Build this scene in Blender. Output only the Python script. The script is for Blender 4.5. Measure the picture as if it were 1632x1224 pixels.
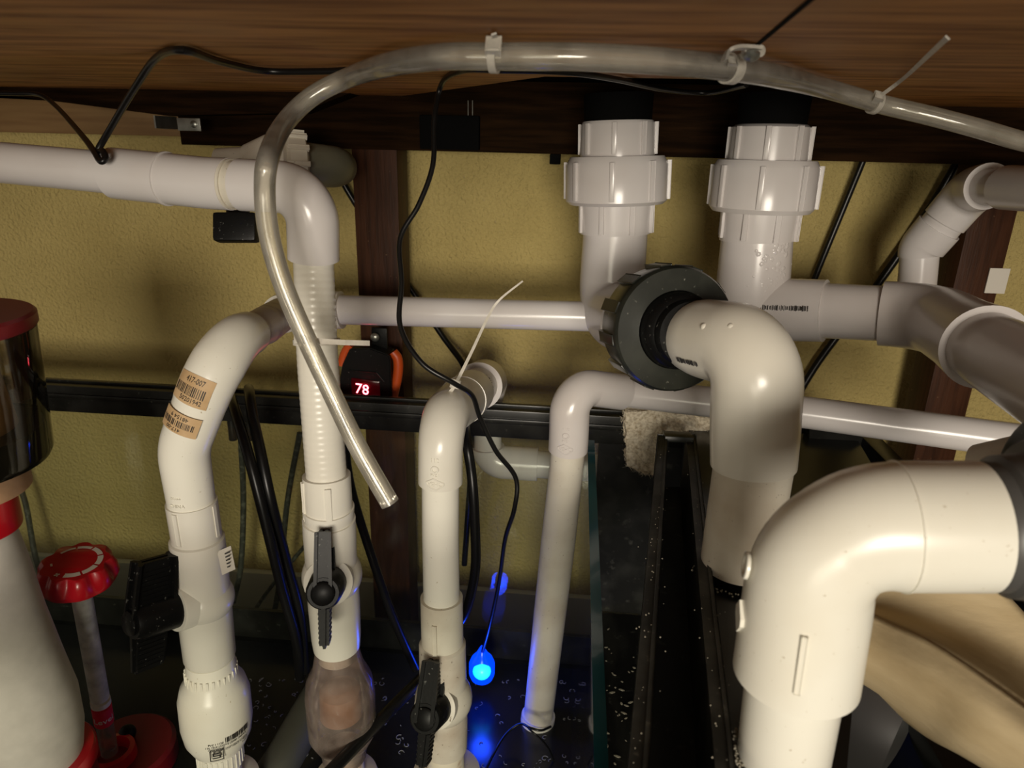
import bpy, bmesh, math, random
from mathutils import Vector as V, Matrix
random.seed(7)
sc = bpy.context.scene
for o in list(bpy.data.objects): bpy.data.objects.remove(o)

# ------------------------------------------------------------------ camera, world, lights, exposure
F, CX, CY = 1100.0, 816.0, 612.0            # focal length and centre in pixels of a 1632x1224 frame
CAM = V((0, 0, 0.765))
yw, tl, rl = math.radians(5), math.radians(19), math.radians(1.4)
fw = V((-math.sin(yw)*math.cos(tl), math.cos(yw)*math.cos(tl), -math.sin(tl)))
R0 = V((math.cos(yw), math.sin(yw), 0)); U0 = R0.cross(fw)
RT = R0*math.cos(rl) + U0*math.sin(rl); UP = U0*math.cos(rl) - R0*math.sin(rl)
cd = bpy.data.cameras.new('camera'); cam = bpy.data.objects.new('camera', cd)
sc.collection.objects.link(cam)
cd.sensor_fit = 'HORIZONTAL'; cd.sensor_width = 36; cd.lens = 36*F/1632; cd.clip_start = 0.01
m = Matrix((RT, UP, -fw)).transposed().to_4x4(); m.translation = CAM; cam.matrix_world = m
cd.dof.use_dof = True; cd.dof.focus_distance = .62; cd.dof.aperture_fstop = 11
sc.camera = cam
w = bpy.data.worlds.new('room'); sc.world = w; w.use_nodes = True
bg = w.node_tree.nodes['Background']; bg.inputs[0].default_value = (1.0, .86, .70, 1); bg.inputs[1].default_value = 0.20
def area(name, loc, target, size, power, col, spread=180):
    l = bpy.data.lights.new(name, 'AREA'); l.shape = 'RECTANGLE'; l.size, l.size_y = size
    l.energy = power; l.color = col; l.spread = math.radians(spread)
    o = bpy.data.objects.new(name, l); sc.collection.objects.link(o); o.location = loc
    o.rotation_euler = (V(target)-V(loc)).to_track_quat('-Z', 'Y').to_euler(); return o
area('room_lamp', (0.18, -1.55, 0.77), (0.04, 0.6, 0.44), (0.6, 0.5), 5.9, (1.0, .905, .765), 75)
area('low_fill', (-0.22, -0.70, 0.52), (-0.20, 0.6, 0.30), (0.35, 0.25), 0.75, (1.0, .92, .72), 110)  # added fill light, brightens the lower left
vs = sc.view_settings; vs.view_transform = 'Standard'; vs.look = 'None'; vs.gamma = 1; vs.exposure = 0.0
vs.use_curve_mapping = False

# ------------------------------------------------------------------ picture-to-world helpers
def ray(px, py): return fw + RT*((px-CX)/F) + UP*((CY-py)/F)
def P(px, py, d): return CAM + ray(px, py)*d
def onY(px, py, Y): v = ray(px, py); return CAM + v*((Y-CAM.y)/v.y)
def onZ(px, py, z): v = ray(px, py); return CAM + v*((z-CAM.z)/v.z)
def pr(p):
    q = p-CAM; f = q.dot(fw); return CX+F*q.dot(RT)/f, CY-F*q.dot(UP)/f
def vert(p0, px, py):                        # the point on the ray of (px,py) nearest the plumb line through p0
    v = ray(px, py); q = p0-CAM; vx, vy = v.x, v.y
    return CAM + v*((q.x*vx+q.y*vy)/(vx*vx+vy*vy))
def rw(wpx, p, ax):                          # radius that shows wpx wide at p, axis ax
    n = ax.cross(p-CAM).normalized()*.001
    a, b = pr(p+n), pr(p-n); return wpx*.001/math.hypot(a[0]-b[0], a[1]-b[1])

# ------------------------------------------------------------------ materials
def mat(name, base, rough=.5, metal=0, noise=None, bump=None, coat=0, emit=None, stretch=None, speck=None, spec=.5, sss=0):
    m = bpy.data.materials.new(name); m.use_nodes = True; nt = m.node_tree; b = nt.nodes['Principled BSDF']
    N = nt.nodes.new; L = nt.links.new
    b.inputs['Base Color'].default_value = (*base, 1); b.inputs['Roughness'].default_value = rough
    b.inputs['Metallic'].default_value = metal; b.inputs['Coat Weight'].default_value = coat
    b.inputs['Specular IOR Level'].default_value = spec
    if sss: b.inputs['Subsurface Weight'].default_value = sss; b.inputs['Subsurface Scale'].default_value = .004; b.inputs['Subsurface Radius'].default_value = (1, .9, .7)
    tc = N('ShaderNodeTexCoord'); mp = N('ShaderNodeMapping'); L(tc.outputs['Object'], mp.inputs[0])
    if stretch: mp.inputs['Scale'].default_value = stretch
    col = None
    if noise:                                # (scale, colour2, detail, lo, hi)
        n = N('ShaderNodeTexNoise'); n.inputs['Scale'].default_value = noise[0]; n.inputs['Detail'].default_value = noise[2]
        L(mp.outputs[0], n.inputs[0]); r = N('ShaderNodeValToRGB'); L(n.outputs[0], r.inputs[0])
        r.color_ramp.elements[0].position = noise[3]; r.color_ramp.elements[1].position = noise[4]
        r.color_ramp.elements[0].color = (*base, 1); r.color_ramp.elements[1].color = (*noise[1], 1); col = r.outputs[0]
    if speck:                                # (scale, colour, lo, hi)
        n = N('ShaderNodeTexNoise'); n.inputs['Scale'].default_value = speck[0]; n.inputs['Detail'].default_value = 6
        L(tc.outputs['Object'], n.inputs[0]); r = N('ShaderNodeMapRange'); L(n.outputs[0], r.inputs[0])
        r.inputs[1].default_value = speck[2]; r.inputs[2].default_value = speck[3]
        mx = N('ShaderNodeMix'); mx.data_type = 'RGBA'; L(r.outputs[0], mx.inputs[0])
        if col: L(col, mx.inputs[6])
        else: mx.inputs[6].default_value = (*base, 1)
        mx.inputs[7].default_value = (*speck[1], 1); col = mx.outputs[2]
    if col: L(col, b.inputs['Base Color'])
    if bump:                                 # (scale, strength, distance, detail)
        n = N('ShaderNodeTexNoise'); n.inputs['Scale'].default_value = bump[0]; n.inputs['Detail'].default_value = bump[3]
        L(mp.outputs[0], n.inputs[0]); bp = N('ShaderNodeBump'); bp.inputs['Strength'].default_value = bump[1]
        bp.inputs['Distance'].default_value = bump[2]; L(n.outputs[0], bp.inputs['Height']); L(bp.outputs[0], b.inputs['Normal'])
    if emit: b.inputs['Emission Color'].default_value = (*emit[0], 1); b.inputs['Emission Strength'].default_value = emit[1]
    return m
def clear(name, tint, gl=(1, 1, 1), rough=.03, edge=None, ior=1.5, cloud=0, cloudcol=(.6, .6, .55), even=False):
    """thin clear plastic or glass: see-through, Fresnel gloss, optional cloudy (scratched, limed) share"""
    m = bpy.data.materials.new(name); m.use_nodes = True; nt = m.node_tree; nt.nodes.clear(); N = nt.nodes.new; L = nt.links.new
    out = N('ShaderNodeOutputMaterial'); tr = N('ShaderNodeBsdfTransparent'); g = N('ShaderNodeBsdfGlossy'); g.inputs['Roughness'].default_value = rough
    g.inputs[0].default_value = (*gl, 1); fr = N('ShaderNodeFresnel'); fr.inputs[0].default_value = ior
    lw = N('ShaderNodeLayerWeight'); lw.inputs[0].default_value = .35
    mx = N('ShaderNodeMix'); mx.data_type = 'RGBA'; L(lw.outputs['Facing'], mx.inputs[0]); mx.inputs[6].default_value = (*tint, 1)
    e = edge or tint; mx.inputs[7].default_value = (*e, 1); L(mx.outputs[2], tr.inputs[0])
    s = N('ShaderNodeMixShader'); L(fr.outputs[0], s.inputs[0]); L(tr.outputs[0], s.inputs[1]); L(g.outputs[0], s.inputs[2]); last = s
    if cloud:
        d = N('ShaderNodeBsdfDiffuse'); d.inputs[0].default_value = (*cloudcol, 1); t = N('ShaderNodeTexNoise'); tc = N('ShaderNodeTexCoord')
        L(tc.outputs['Object'], t.inputs[0]); t.inputs['Scale'].default_value = 60; t.inputs['Detail'].default_value = 6
        r = N('ShaderNodeMapRange'); L(t.outputs[0], r.inputs[0]); r.inputs[1].default_value = .25; r.inputs[2].default_value = .75
        r.inputs[3].default_value = cloud*(.9 if even else .5); r.inputs[4].default_value = min(1, cloud*(1.1 if even else 1.5))
        s2 = N('ShaderNodeMixShader'); L(r.outputs[0], s2.inputs[0]); L(s.outputs[0], s2.inputs[1]); L(d.outputs[0], s2.inputs[2]); last = s2
    L(last.outputs[0], out.inputs[0]); return m

PVC = mat('white_pvc', (.77, .745, .665), .24, noise=(9, (.69, .65, .56), 4, .45, .75), bump=(180, .05, .0004, 2))
PVCW = mat('cream_pvc', (.82, .80, .71), .26, noise=(12, (.75, .71, .60), 5, .5, .8), speck=(330, (.45, .38, .26), .69, .76))
PVCL = mat('lilac_white_pvc', (.70, .67, .66), .2, noise=(8, (.61, .56, .53), 4, .45, .8))
PVCD = mat('dusty_pvc', (.72, .68, .58), .4, noise=(14, (.50, .42, .32), 6, .42, .75), speck=(320, (.22, .16, .1), .68, .75))
PVCS = mat('stained_pvc', (.66, .62, .54), .45, noise=(26, (.48, .40, .32), 6, .40, .75), speck=(240, (.16, .11, .07), .66, .72))
RUST = mat('rust_stained_pvc', (.72, .66, .54), .45, noise=(45, (.34, .17, .06), 5, .50, .66))
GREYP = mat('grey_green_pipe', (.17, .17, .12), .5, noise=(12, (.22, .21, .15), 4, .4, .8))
PURP = mat('primer_stained_pipe', (.58, .52, .49), .4, noise=(35, (.22, .15, .24), 5, .55, .75))
BLK = mat('black_plastic', (.005, .005, .005), .4, spec=.18, bump=(300, .15, .0004, 2), speck=(300, (.12, .12, .11), .66, .72))
BLKM = mat('matt_black', (.004, .004, .004), .8, spec=.04)
RIM = mat('black_rim_plastic', (.007, .007, .006), .3, noise=(30, (.018, .018, .016), 6, .45, .7), speck=(150, (.07, .07, .06), .64, .76), spec=.35)
DGREY = mat('dark_grey_union', (.016, .018, .014), .33, noise=(30, (.034, .036, .028), 5, .45, .7), speck=(200, (.2, .2, .17), .68, .75))
GREYU = mat('grey_union', (.075, .073, .070), .4)
CORD = mat('black_cable', (.006, .006, .006), .32, spec=.4)
CORDG = mat('speckled_grey_green_cable', (.035, .04, .03), .6, speck=(150, (.12, .13, .10), .5, .65))  # dark grey-green with paler specks
WALL = mat('olive_stucco', (.64, .51, .20), .75, noise=(7, (.56, .44, .165), 3, .4, .7), bump=(200, .9, .009, 6), spec=.25)
PLY = mat('stained_plywood', (.56, .265, .085), .6, noise=(9, (.25, .10, .028), 9, .36, .66), stretch=(1, 9, 9), bump=(60, .15, .001, 4), speck=(20, (.48, .25, .085), .5, .8), spec=.2)
BEAM = mat('dark_stained_timber', (.010, .005, .0018), .7, noise=(12, (.026, .012, .0045), 8, .4, .7), stretch=(1, 10, 14), bump=(50, .4, .001, 5), spec=.03)
POST = mat('red_brown_timber', (.062, .023, .010), .5, noise=(14, (.032, .012, .005), 7, .4, .7), stretch=(12, 12, 1), bump=(50, .3, .001, 5), speck=(140, (.16, .09, .05), .68, .76), spec=.15)
RAW = mat('bare_pine_board', (.26, .15, .055), .6, noise=(9, (.20, .105, .035), 6, .4, .7), stretch=(1, 10, 14))
GLASS = clear('sump_glass', (.975, .99, .965), ior=1.28, cloud=.012, cloudcol=(.35, .36, .30))
GEDGE = mat('green_glass_edge', (.016, .10, .125), .12, coat=.5)
TUBE = clear('clear_vinyl', (.95, .94, .90), rough=.12, edge=(.60, .56, .49), ior=1.5, cloud=.14, cloudcol=(.88, .84, .76))
ACR = clear('clear_acrylic', (.96, .96, .93), rough=.1, edge=(.65, .64, .60), cloud=.55, cloudcol=(.74, .73, .66))
SMOKE = clear('smoked_acrylic', (.74, .68, .50), rough=.05, edge=(.30, .27, .18), cloud=.08, cloudcol=(.06, .055, .035))
CHK = clear('clear_valve_body', (.80, .72, .68), rough=.12, edge=(.40, .34, .34), cloud=.30, cloudcol=(.40, .32, .28))
FROST = clear('frosted_cone', (.9, .9, .86), rough=.2, edge=(.6, .6, .55), cloud=.8, cloudcol=(.66, .63, .57), even=True)
FLAPM = mat('tan_flapper', (.48, .27, .15), .6)
RED = mat('red_plastic', (.50, .006, .014), .3, coat=.3)
REDD = mat('dark_red_plastic', (.16, .006, .010), .35, coat=.2)
REDB = mat('red_label', (.75, .02, .05), .45)
WHT = mat('white_print', (.75, .70, .62), .5)
INK = mat('black_ink', (.02, .018, .016), .6)
TAN = mat('tan_sticker', (.58, .40, .22), .6, noise=(60, (.48, .31, .15), 3, .4, .7))
ORG = mat('orange_rubber', (.62, .085, .012), .4)
LEDR = mat('red_led_digits', (.8, .1, .1), .4, emit=((1, .12, .16), 9))
LEDW = mat('dark_red_window', (.03, .001, .002), .15, emit=((.5, 0, .02), .025))
ZIP = clear('nylon_tie', (.75, .72, .66), rough=.3, edge=(.5, .47, .42), cloud=.75, cloudcol=(.74, .70, .62))
STEEL = mat('zinc_steel', (.45, .46, .42), .35, metal=.85, noise=(60, (.25, .26, .23), 4, .4, .7))
CLOTH = mat('cream_felt', (.54, .43, .26), .85, noise=(10, (.40, .30, .16), 5, .4, .7), stretch=(1, 1, 4), bump=(60, .3, .002, 4), spec=.1)
FIB = mat('cream_fibre', (.88, .80, .64), .8, noise=(320, (.42, .33, .20), 5, .4, .75))  # noise paints the shaded gaps between fibres darker
SCUFF = mat('scuffed_black_glass', (.006, .006, .0055), .45, noise=(25, (.028, .028, .024), 8, .45, .75), stretch=(1.5, .35, 1.5), speck=(90, (.06, .06, .05), .62, .75), spec=.25)
DIRT = mat('salt_crust', (.34, .31, .24), .7)
WORM = mat('worm_tubes', (.30, .30, .27), .6)
BLED = mat('blue_lamp_core', (.1, .3, 1), .3, emit=((.0, .30, 1.0), 3))
BSHELL = mat('blue_lamp_lens', (.0, .02, .6), .15, emit=((0, .045, 1.0), 1.5))
TANKF = mat('black_tank_floor', (.008, .009, .009), .22, noise=(10, (.016, .018, .016), 5, .4, .7))
WSW = mat('white_tag', (.72, .68, .60), .6)

# ------------------------------------------------------------------ object helpers
THINGS = []
def thing(name, label, cat, group=None):
    o = bpy.data.objects.new(name, None); sc.collection.objects.link(o)
    o.empty_display_size = .02; o['label'] = label; o['category'] = cat
    if group: o['group'] = group
    THINGS.append(o); return o
def obj(name, bm, material, parent=None, label=None, smooth=True, kind=None, cat=None, group=None):
    me = bpy.data.meshes.new(name); bmesh.ops.recalc_face_normals(bm, faces=bm.faces); bm.to_mesh(me); bm.free()
    me.materials.append(material); o = bpy.data.objects.new(name, me); sc.collection.objects.link(o)
    if smooth:
        me.polygons.foreach_set('use_smooth', [True]*len(me.polygons)); me.set_sharp_from_angle(angle=math.radians(38))
    if parent: o.parent = parent
    if label: o['label'] = label
    if cat: o['category'] = cat
    if group: o['group'] = group
    if kind: o['kind'] = kind
    return o
def frame(t):
    t = t.normalized(); a = V((0, 0, 1)) if abs(t.z) < .9 else V((1, 0, 0))
    u = t.cross(a).normalized(); return t, u, t.cross(u).normalized()
def sweep(bm, pts, rads, seg=36, cap=(True, True)):
    n = len(pts)
    if not hasattr(rads, '__len__'): rads = [rads]*n
    T = []
    for i in range(n):
        a = pts[max(i-1, 0)]; b = pts[min(i+1, n-1)]; d = b-a
        k = 1
        while d.length < 1e-7: k += 1; d = pts[min(i+k, n-1)]-pts[max(i-k, 0)]
        T.append(d.normalized())
    _, u, v = frame(T[0]); rings = []
    for i in range(n):
        u = (u - T[i]*u.dot(T[i])).normalized(); v = T[i].cross(u)
        rings.append([bm.verts.new(pts[i]+(u*math.cos(2*math.pi*k/seg)+v*math.sin(2*math.pi*k/seg))*rads[i]) for k in range(seg)])
    for a, b in zip(rings, rings[1:]):
        for k in range(seg): bm.faces.new((a[k], a[(k+1) % seg], b[(k+1) % seg], b[k]))
    if cap[0]: bm.faces.new(rings[0][::-1])
    if cap[1]: bm.faces.new(rings[-1])
def lathe(bm, A, ax, prof, seg=40, cap=(True, True)):
    ax = ax.normalized(); sweep2(bm, [A+ax*t for t, r in prof], [r for t, r in prof], ax, seg, cap)
def sweep2(bm, pts, rads, ax, seg, cap):
    t, u, v = frame(ax); rings = []
    for p, r in zip(pts, rads):
        rings.append([bm.verts.new(p+(u*math.cos(2*math.pi*k/seg)+v*math.sin(2*math.pi*k/seg))*r) for k in range(seg)])
    for a, b in zip(rings, rings[1:]):
        for k in range(seg): bm.faces.new((a[k], a[(k+1) % seg], b[(k+1) % seg], b[k]))
    if cap[0]: bm.faces.new(rings[0][::-1])
    if cap[1]: bm.faces.new(rings[-1])
def obox(bm, c, ax, ay, az, bev=0):
    """box: centre and three half-vectors"""
    if ax.cross(ay).dot(az) < 0: az = -az
    r = bmesh.ops.create_cube(bm, size=2)['verts']
    for v in r: v.co = c + ax*v.co.x + ay*v.co.y + az*v.co.z
    if bev:
        es = list({e for v in r for e in v.link_edges}); bmesh.ops.bevel(bm, geom=es, offset=bev, segments=2, affect='EDGES', profile=.6)
def wbox(bm, x0, x1, y0, y1, z0, z1, bev=0):
    obox(bm, V(((x0+x1)/2, (y0+y1)/2, (z0+z1)/2)), V(((x1-x0)/2, 0, 0)), V((0, (y1-y0)/2, 0)), V((0, 0, (z1-z0)/2)), bev)
def prism(bm, poly, dv):
    a = [bm.verts.new(p) for p in poly]; b = [bm.verts.new(p+dv) for p in poly]; n = len(a)
    bm.faces.new(a); bm.faces.new(b[::-1])
    for i in range(n): bm.faces.new((a[i], b[i], b[(i+1) % n], a[(i+1) % n]))
def NB(): return bmesh.new()
def spline(pts, n=10):
    out = []; P_ = [pts[0]*2-pts[1]]+pts+[pts[-1]*2-pts[-2]]
    for i in range(1, len(P_)-2):
        a, b, c, d = P_[i-1:i+3]
        for k in range(n):
            t = k/n; out.append(.5*((2*b)+(c-a)*t+(2*a-5*b+4*c-d)*t*t+(3*b-a-3*c+d)*t**3))
    out.append(pts[-1]); return out
def fillet(nodes, R, n=14):
    if not hasattr(R, '__len__'): R = [R]*len(nodes)
    out = [nodes[0]]
    for i in range(1, len(nodes)-1):
        a, b, c = nodes[i-1], nodes[i], nodes[i+1]; u = (a-b).normalized(); v = (c-b).normalized()
        ang = u.angle(v); 
        if ang > math.pi-.02 or R[i] <= 0: out.append(b); continue
        t = min(R[i]/math.tan(ang/2), .48*(a-b).length, .48*(c-b).length); r = t*math.tan(ang/2)
        h = (u+v).normalized(); cen = b+h*(r/math.sin(ang/2)); s = b+u*t-cen; e = b+v*t-cen; w_ = s.angle(e)
        for k in range(n+1):
            f = k/n; out.append(cen+(s*math.sin((1-f)*w_)+e*math.sin(f*w_))/math.sin(w_))
    out.append(nodes[-1]); return out
class Path:
    def __init__(s, pts):
        s.p = [pts[0]]
        for q in pts[1:]:
            if (q-s.p[-1]).length > 1e-5: s.p.append(q)
        s.c = [0]
        for a, b in zip(s.p, s.p[1:]): s.c.append(s.c[-1]+(b-a).length)
    def at(s, x):
        x = max(0, min(x, s.c[-1]))
        for i in range(len(s.p)-1):
            if x <= s.c[i+1]+1e-9:
                f = (x-s.c[i])/(s.c[i+1]-s.c[i]); return s.p[i].lerp(s.p[i+1], f)
        return s.p[-1]
    def tan(s, x, e=.002): return (s.at(x+e)-s.at(x-e)).normalized()
    def find(s, px, py):
        best = (1e9, 0)
        for k in range(401):
            x = s.c[-1]*k/400; q = pr(s.at(x)); d = math.hypot(q[0]-px, q[1]-py)
            if d < best[0]: best = (d, x)
        return best[1]
    def sub(s, a, b):
        return [s.at(a)]+[p for p, c in zip(s.p, s.c) if a+1e-5 < c < b-1e-5]+[s.at(b)]
def piece(name, path, marks, material, parent, seg=40, label=None, lip=0, keep=None, ribs=None, cap=(True, True)):
    """part swept along path; marks = [((px,py), width_px), ...]; equal points make a step"""
    S = [path.find(*m[0]) for m in marks]; Rr = [rw(m[1], path.at(s), path.tan(s)) for s, m in zip(S, marks)]
    if S[0] > S[-1]: S.reverse(); Rr.reverse()
    pts, rad = [], []
    for i in range(len(S)-1):
        a, b = S[i], S[i+1]
        if b-a < 1e-4: pts.append(path.at(a)); rad.append(Rr[i]); pts.append(path.at(a)+path.tan(a)*1e-5); rad.append(Rr[i+1]); continue
        sub = path.sub(a, b); L = 0; tot = sum((y-x).length for x, y in zip(sub, sub[1:]))
        for j, q in enumerate(sub):
            if j: L += (q-sub[j-1]).length
            if pts and (q-pts[-1]).length < 1e-6: continue
            pts.append(q); rad.append(Rr[i]+(Rr[i+1]-Rr[i])*L/tot)
    if lip:                                  # small chamfer at both ends
        c = lip; t0 = (pts[1]-pts[0]).normalized(); t1 = (pts[-1]-pts[-2]).normalized()
        p0, p1 = pts[0], pts[-1]
        pts = [p0, p0+t0*c]+[q for q in pts[1:-1] if (q-p0).length > c*1.3 and (q-p1).length > c*1.3]+[p1-t1*c, p1]
        rad = [rad[0]-c, rad[0]]+[Rr[0]+(Rr[-1]-Rr[0])*(i+1)/(len(pts)-3+1e-9) if len(S) == 2 else None for i in range(len(pts)-4)]+[rad[-1], rad[-1]-c] if len(S) == 2 else None
        if rad is None: raise ValueError
    bm = NB(); sweep(bm, pts, rad, seg, cap)
    if ribs:                                 # (count, height, width, s-margin, phase)
        s0, s1 = S[0]+ribs[3], S[-1]-ribs[3]; cen = path.at((s0+s1)/2); t = path.tan((s0+s1)/2)
        e1 = (CAM-cen); e1 = (e1-t*e1.dot(t)).normalized(); e2 = t.cross(e1); r = max(Rr)
        for k in range(ribs[0]):
            a = 2*math.pi*(k+ribs[4])/ribs[0]; n = e1*math.cos(a)+e2*math.sin(a); q = t.cross(n)
            obox(bm, cen+n*(r+ribs[1]*.3), t*((s1-s0)/2), q*(ribs[2]/2), n*ribs[1], min(ribs[1], ribs[2])*.35)
    o = obj(name, bm, material, parent, label); o['_r'] = 0; del o['_r']; return o
def surf(path, s, r, flip=1):
    c = path.at(s); t = path.tan(s)*flip; e1 = CAM-c; e1 = (e1-t*e1.dot(t)).normalized(); e2 = t.cross(e1)
    if e2.dot(RT) < 0: e2 = -e2
    return c, t, e1, e2
def patch(bm, path, s0, s1, r, a0, a1, off=.0002, th=.00025, nseg=10):
    """thin curved tab on the pipe's surface between arc lengths s0..s1 and angles a0..a1 (0 faces the viewpoint, + to the right)"""
    if s1-s0 > .008:
        n_ = 6; d_ = (s1-s0)/n_
        for k in range(n_): patch(bm, path, s0+d_*k, s0+d_*(k+1), r, a0, a1, off, th, nseg)
        return
    g = []
    for i, s in enumerate((s0, s1)):
        c, t, e1, e2 = surf(path, s, r)
        for rr in (r+off, r+off+th): g.append([bm.verts.new(c+(e1*math.cos(a)+e2*math.sin(a))*rr) for a in [a0+(a1-a0)*k/nseg for k in range(nseg+1)]])
    i0, o0, i1, o1 = g
    for k in range(nseg):
        bm.faces.new((o0[k], o0[k+1], o1[k+1], o1[k])); bm.faces.new((i0[k], i1[k], i1[k+1], i0[k+1]))
        bm.faces.new((i0[k], i0[k+1], o0[k+1], o0[k])); bm.faces.new((i1[k], o1[k], o1[k+1], i1[k+1]))
    bm.faces.new((i0[0], o0[0], o1[0], i1[0])); bm.faces.new((i0[-1], i1[-1], o1[-1], o0[-1]))
def text_mesh(s, size, ext=0):
    c = bpy.data.curves.new('t', 'FONT'); c.body = s; c.size = size; c.align_x = 'CENTER'; c.align_y = 'CENTER'; c.extrude = ext; c.resolution_u = 2
    o = bpy.data.objects.new('t', c); sc.collection.objects.link(o); dg = bpy.context.evaluated_depsgraph_get(); dg.update()
    me = bpy.data.meshes.new_from_object(o.evaluated_get(dg)); bpy.data.objects.remove(o); bpy.data.curves.remove(c)
    bm = NB(); bm.from_mesh(me); bpy.data.meshes.remove(me); return bm
def wrap_text(s, size, path, sm, r, a, up, off=.0004, bm0=None, rot=0, flipx=1, ext=.0001):
    """text wrapped on a pipe; up=+1: letters stand along +path direction"""
    bm = text_mesh(s, size, ext) if bm0 is None else bm0
    for v in bm.verts:
        x, y, z = v.co; x, y = x*math.cos(rot)-y*math.sin(rot), x*math.sin(rot)+y*math.cos(rot); x *= flipx
        c, t, e1, e2 = surf(path, sm+y*up, r); an = a+x/r; v.co = c+(e1*math.cos(an)+e2*math.sin(an))*(r+off+z)
    return bm
def join(dst, src):
    me = bpy.data.meshes.new('x'); src.to_mesh(me); src.free(); dst.from_mesh(me); bpy.data.meshes.remove(me)
def cable(name, pts, r, material, label, n=10, seg=12, group=None, cat='cable'):
    bm = NB(); sweep(bm, spline(pts, n), r, seg); o = obj(name, bm, material, None, label, cat=cat, group=group); THINGS.append(o); return o
def single(o): THINGS.append(o); return o

ZP = CAM.z+.052
def PC_(px, py, d, clr):                        # P, but kept a clearance below the plywood
    p = P(px, py, d); return p if p.z < ZP-clr else onZ(px, py, ZP-clr)
# ------------------------------------------------------------------ setting: back wall, floor
bm = NB(); wbox(bm, -2.2, 2.2, .95, 1.05, -.02, 2.2); obj('wall_back', bm, WALL, smooth=False, kind='structure')
bm = NB(); wbox(bm, -2.2, 2.2, .938, .95, 0, onY(300, 905, .938).z, .002); obj('baseboard_back', bm, mat('pale_baseboard', (.66, .68, .55), .5), kind='structure')
bm = NB(); wbox(bm, -2.2, 2.2, -2.0, .95, -.05, 0); obj('floor', bm, BEAM, smooth=False, kind='structure')

# ------------------------------------------------------------------ stand: plywood underside with a cut-out, rear rail, posts
ZP = CAM.z+.052; YB = .85
st = thing('aquarium_stand', 'dark stained timber aquarium stand with plywood underside and rear rail', 'stand')
c0 = onZ(868, 122, ZP); c1 = onZ(1345, 125, ZP); l0 = onY(640, 158, YB); l0.z = ZP; r0 = onY(1462, 168, YB); r0.z = ZP
H = V((0, 0, .018)); ys = c0.y; yb = .93
bm = NB()
prism(bm, [V((-1.1, -.25, ZP)), V((1.1, -.25, ZP)), V((1.1, ys, ZP)), V((-1.1, ys, ZP))], H)
prism(bm, [V((-1.1, ys, ZP)), V((c0.x, ys, ZP)), V((l0.x, YB-.0005, ZP)), V((-1.1, YB-.0005, ZP))], H)
prism(bm, [V((c1.x, ys, ZP)), V((1.1, ys, ZP)), V((1.1, YB-.0005, ZP)), V((r0.x, YB-.0005, ZP))], H)
obj('plywood_top', bm, PLY, st, smooth=False)
bm = NB(); a = onZ(1203, 74, ZP); b = onZ(1290, 0, ZP); b = a+(b-a)*2.2; d = (b-a).normalized(); n = V((-d.y, d.x, 0))
obox(bm, (a+b)/2, (b-a)/2, n*.0011, V((0, 0, .0006))); obj('seam', bm, BLKM, st, 'dark seam running across the plywood', smooth=False)
zb = onY(900, 246, YB).z; XL = onY(285, 200, YB).x
bm = NB(); wbox(bm, XL, 1.1, YB, YB+.05, zb, ZP+.018, .001); obj('rear_rail', bm, BEAM, st)
bm = NB(); wbox(bm, -1.1, XL+.022, YB+.002, YB+.02, onY(150, 214, YB).z, ZP, .001); obj('rear_rail', bm, RAW, st, 'lighter bare wood length of rail at the left')
bm = NB(); q0 = onY(-300, 120, YB-.035); q1 = onY(0, 150, YB-.035); q2 = onY(262, 184, YB-.035); q3 = onY(560, 190, YB-.035)
prism(bm, [V((-1.1, q0.y, q1.z+.03)), V((q1.x, q0.y, q1.z)), V((q2.x, q0.y, q2.z)), V((q3.x-.06, q0.y, q2.z+.006)), V((q3.x, q0.y, ZP)), V((-1.1, q0.y, ZP))], V((0, .034, 0)))
obj('shadow_wedge', bm, BEAM, st, smooth=False)  # dark wedge added to stand in for the plywood's shadow
YR_ = .74; SH = CAM.z-.653-.0101
def post(pxl, pxr, py):
    a = onY(pxl, py, YB+.01); b = onY(pxr, py, YB+.01); bm = NB(); wbox(bm, a.x, b.x, YB+.01, YB+.062, 0, zb+.01, .0015); obj('post', bm, POST, st)
bm = NB(); wbox(bm, -1.1, .62, .02, YR_+.03, SH-.018, SH, .001); obj('bottom_shelf', bm, PLY, st)
for y_ in (.04, YR_-.06):
    bm = NB(); wbox(bm, -1.1, .62, y_, y_+.04, 0, SH-.018, .001); obj('shelf_rail', bm, BEAM, st)
post(568, 637, 400); post(1533, 1606, 400)
# metal angle bracket with screws
bm = NB(); a = onY(257, 186, YB-.002); b = onY(281, 206, YB-.002); obox(bm, (a+b)/2, V(((b.x-a.x)/2, 0, 0)), V((0, .001, 0)), V((0, 0, (a.z-b.z)/2)), .0003); obj('angle_bracket', bm, STEEL, st); bm = NB()
a2 = onY(282, 188, YB-.045); b2 = onY(321, 209, YB-.045); obox(bm, (a2+b2)/2, V(((b2.x-a2.x)/2, 0, 0)), V((0, .001, 0)), V((0, 0, (a2.z-b2.z)/2)), .0003)
obj('angle_bracket', bm, STEEL, st); bm = NB(); obox(bm, V((b.x, YB-.023, (a.z+b.z)/2)), V((.001, 0, 0)), V((0, .022, 0)), V((0, 0, (a.z-b.z)/2)))
br = obj('angle_bracket', bm, STEEL, st)
for px in (267, 309):
    bm = NB(); q = onY(px, 198, YB-.004 if px < 280 else YB-.046); lathe(bm, q, V((0, -1, 0)), [(0, .004), (.001, .004), (.0022, .0022)], 16); obj('screw', bm, STEEL, br)
# black underside of the aquarium above the cut-out
bm = NB(); wbox(bm, -.5, .75, .35, .94, ZP+.019, ZP+.035); single(obj('display_aquarium', bm, BLKM, None, 'black painted aquarium underside showing through the plywood cut-out', cat='aquarium'))
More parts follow.
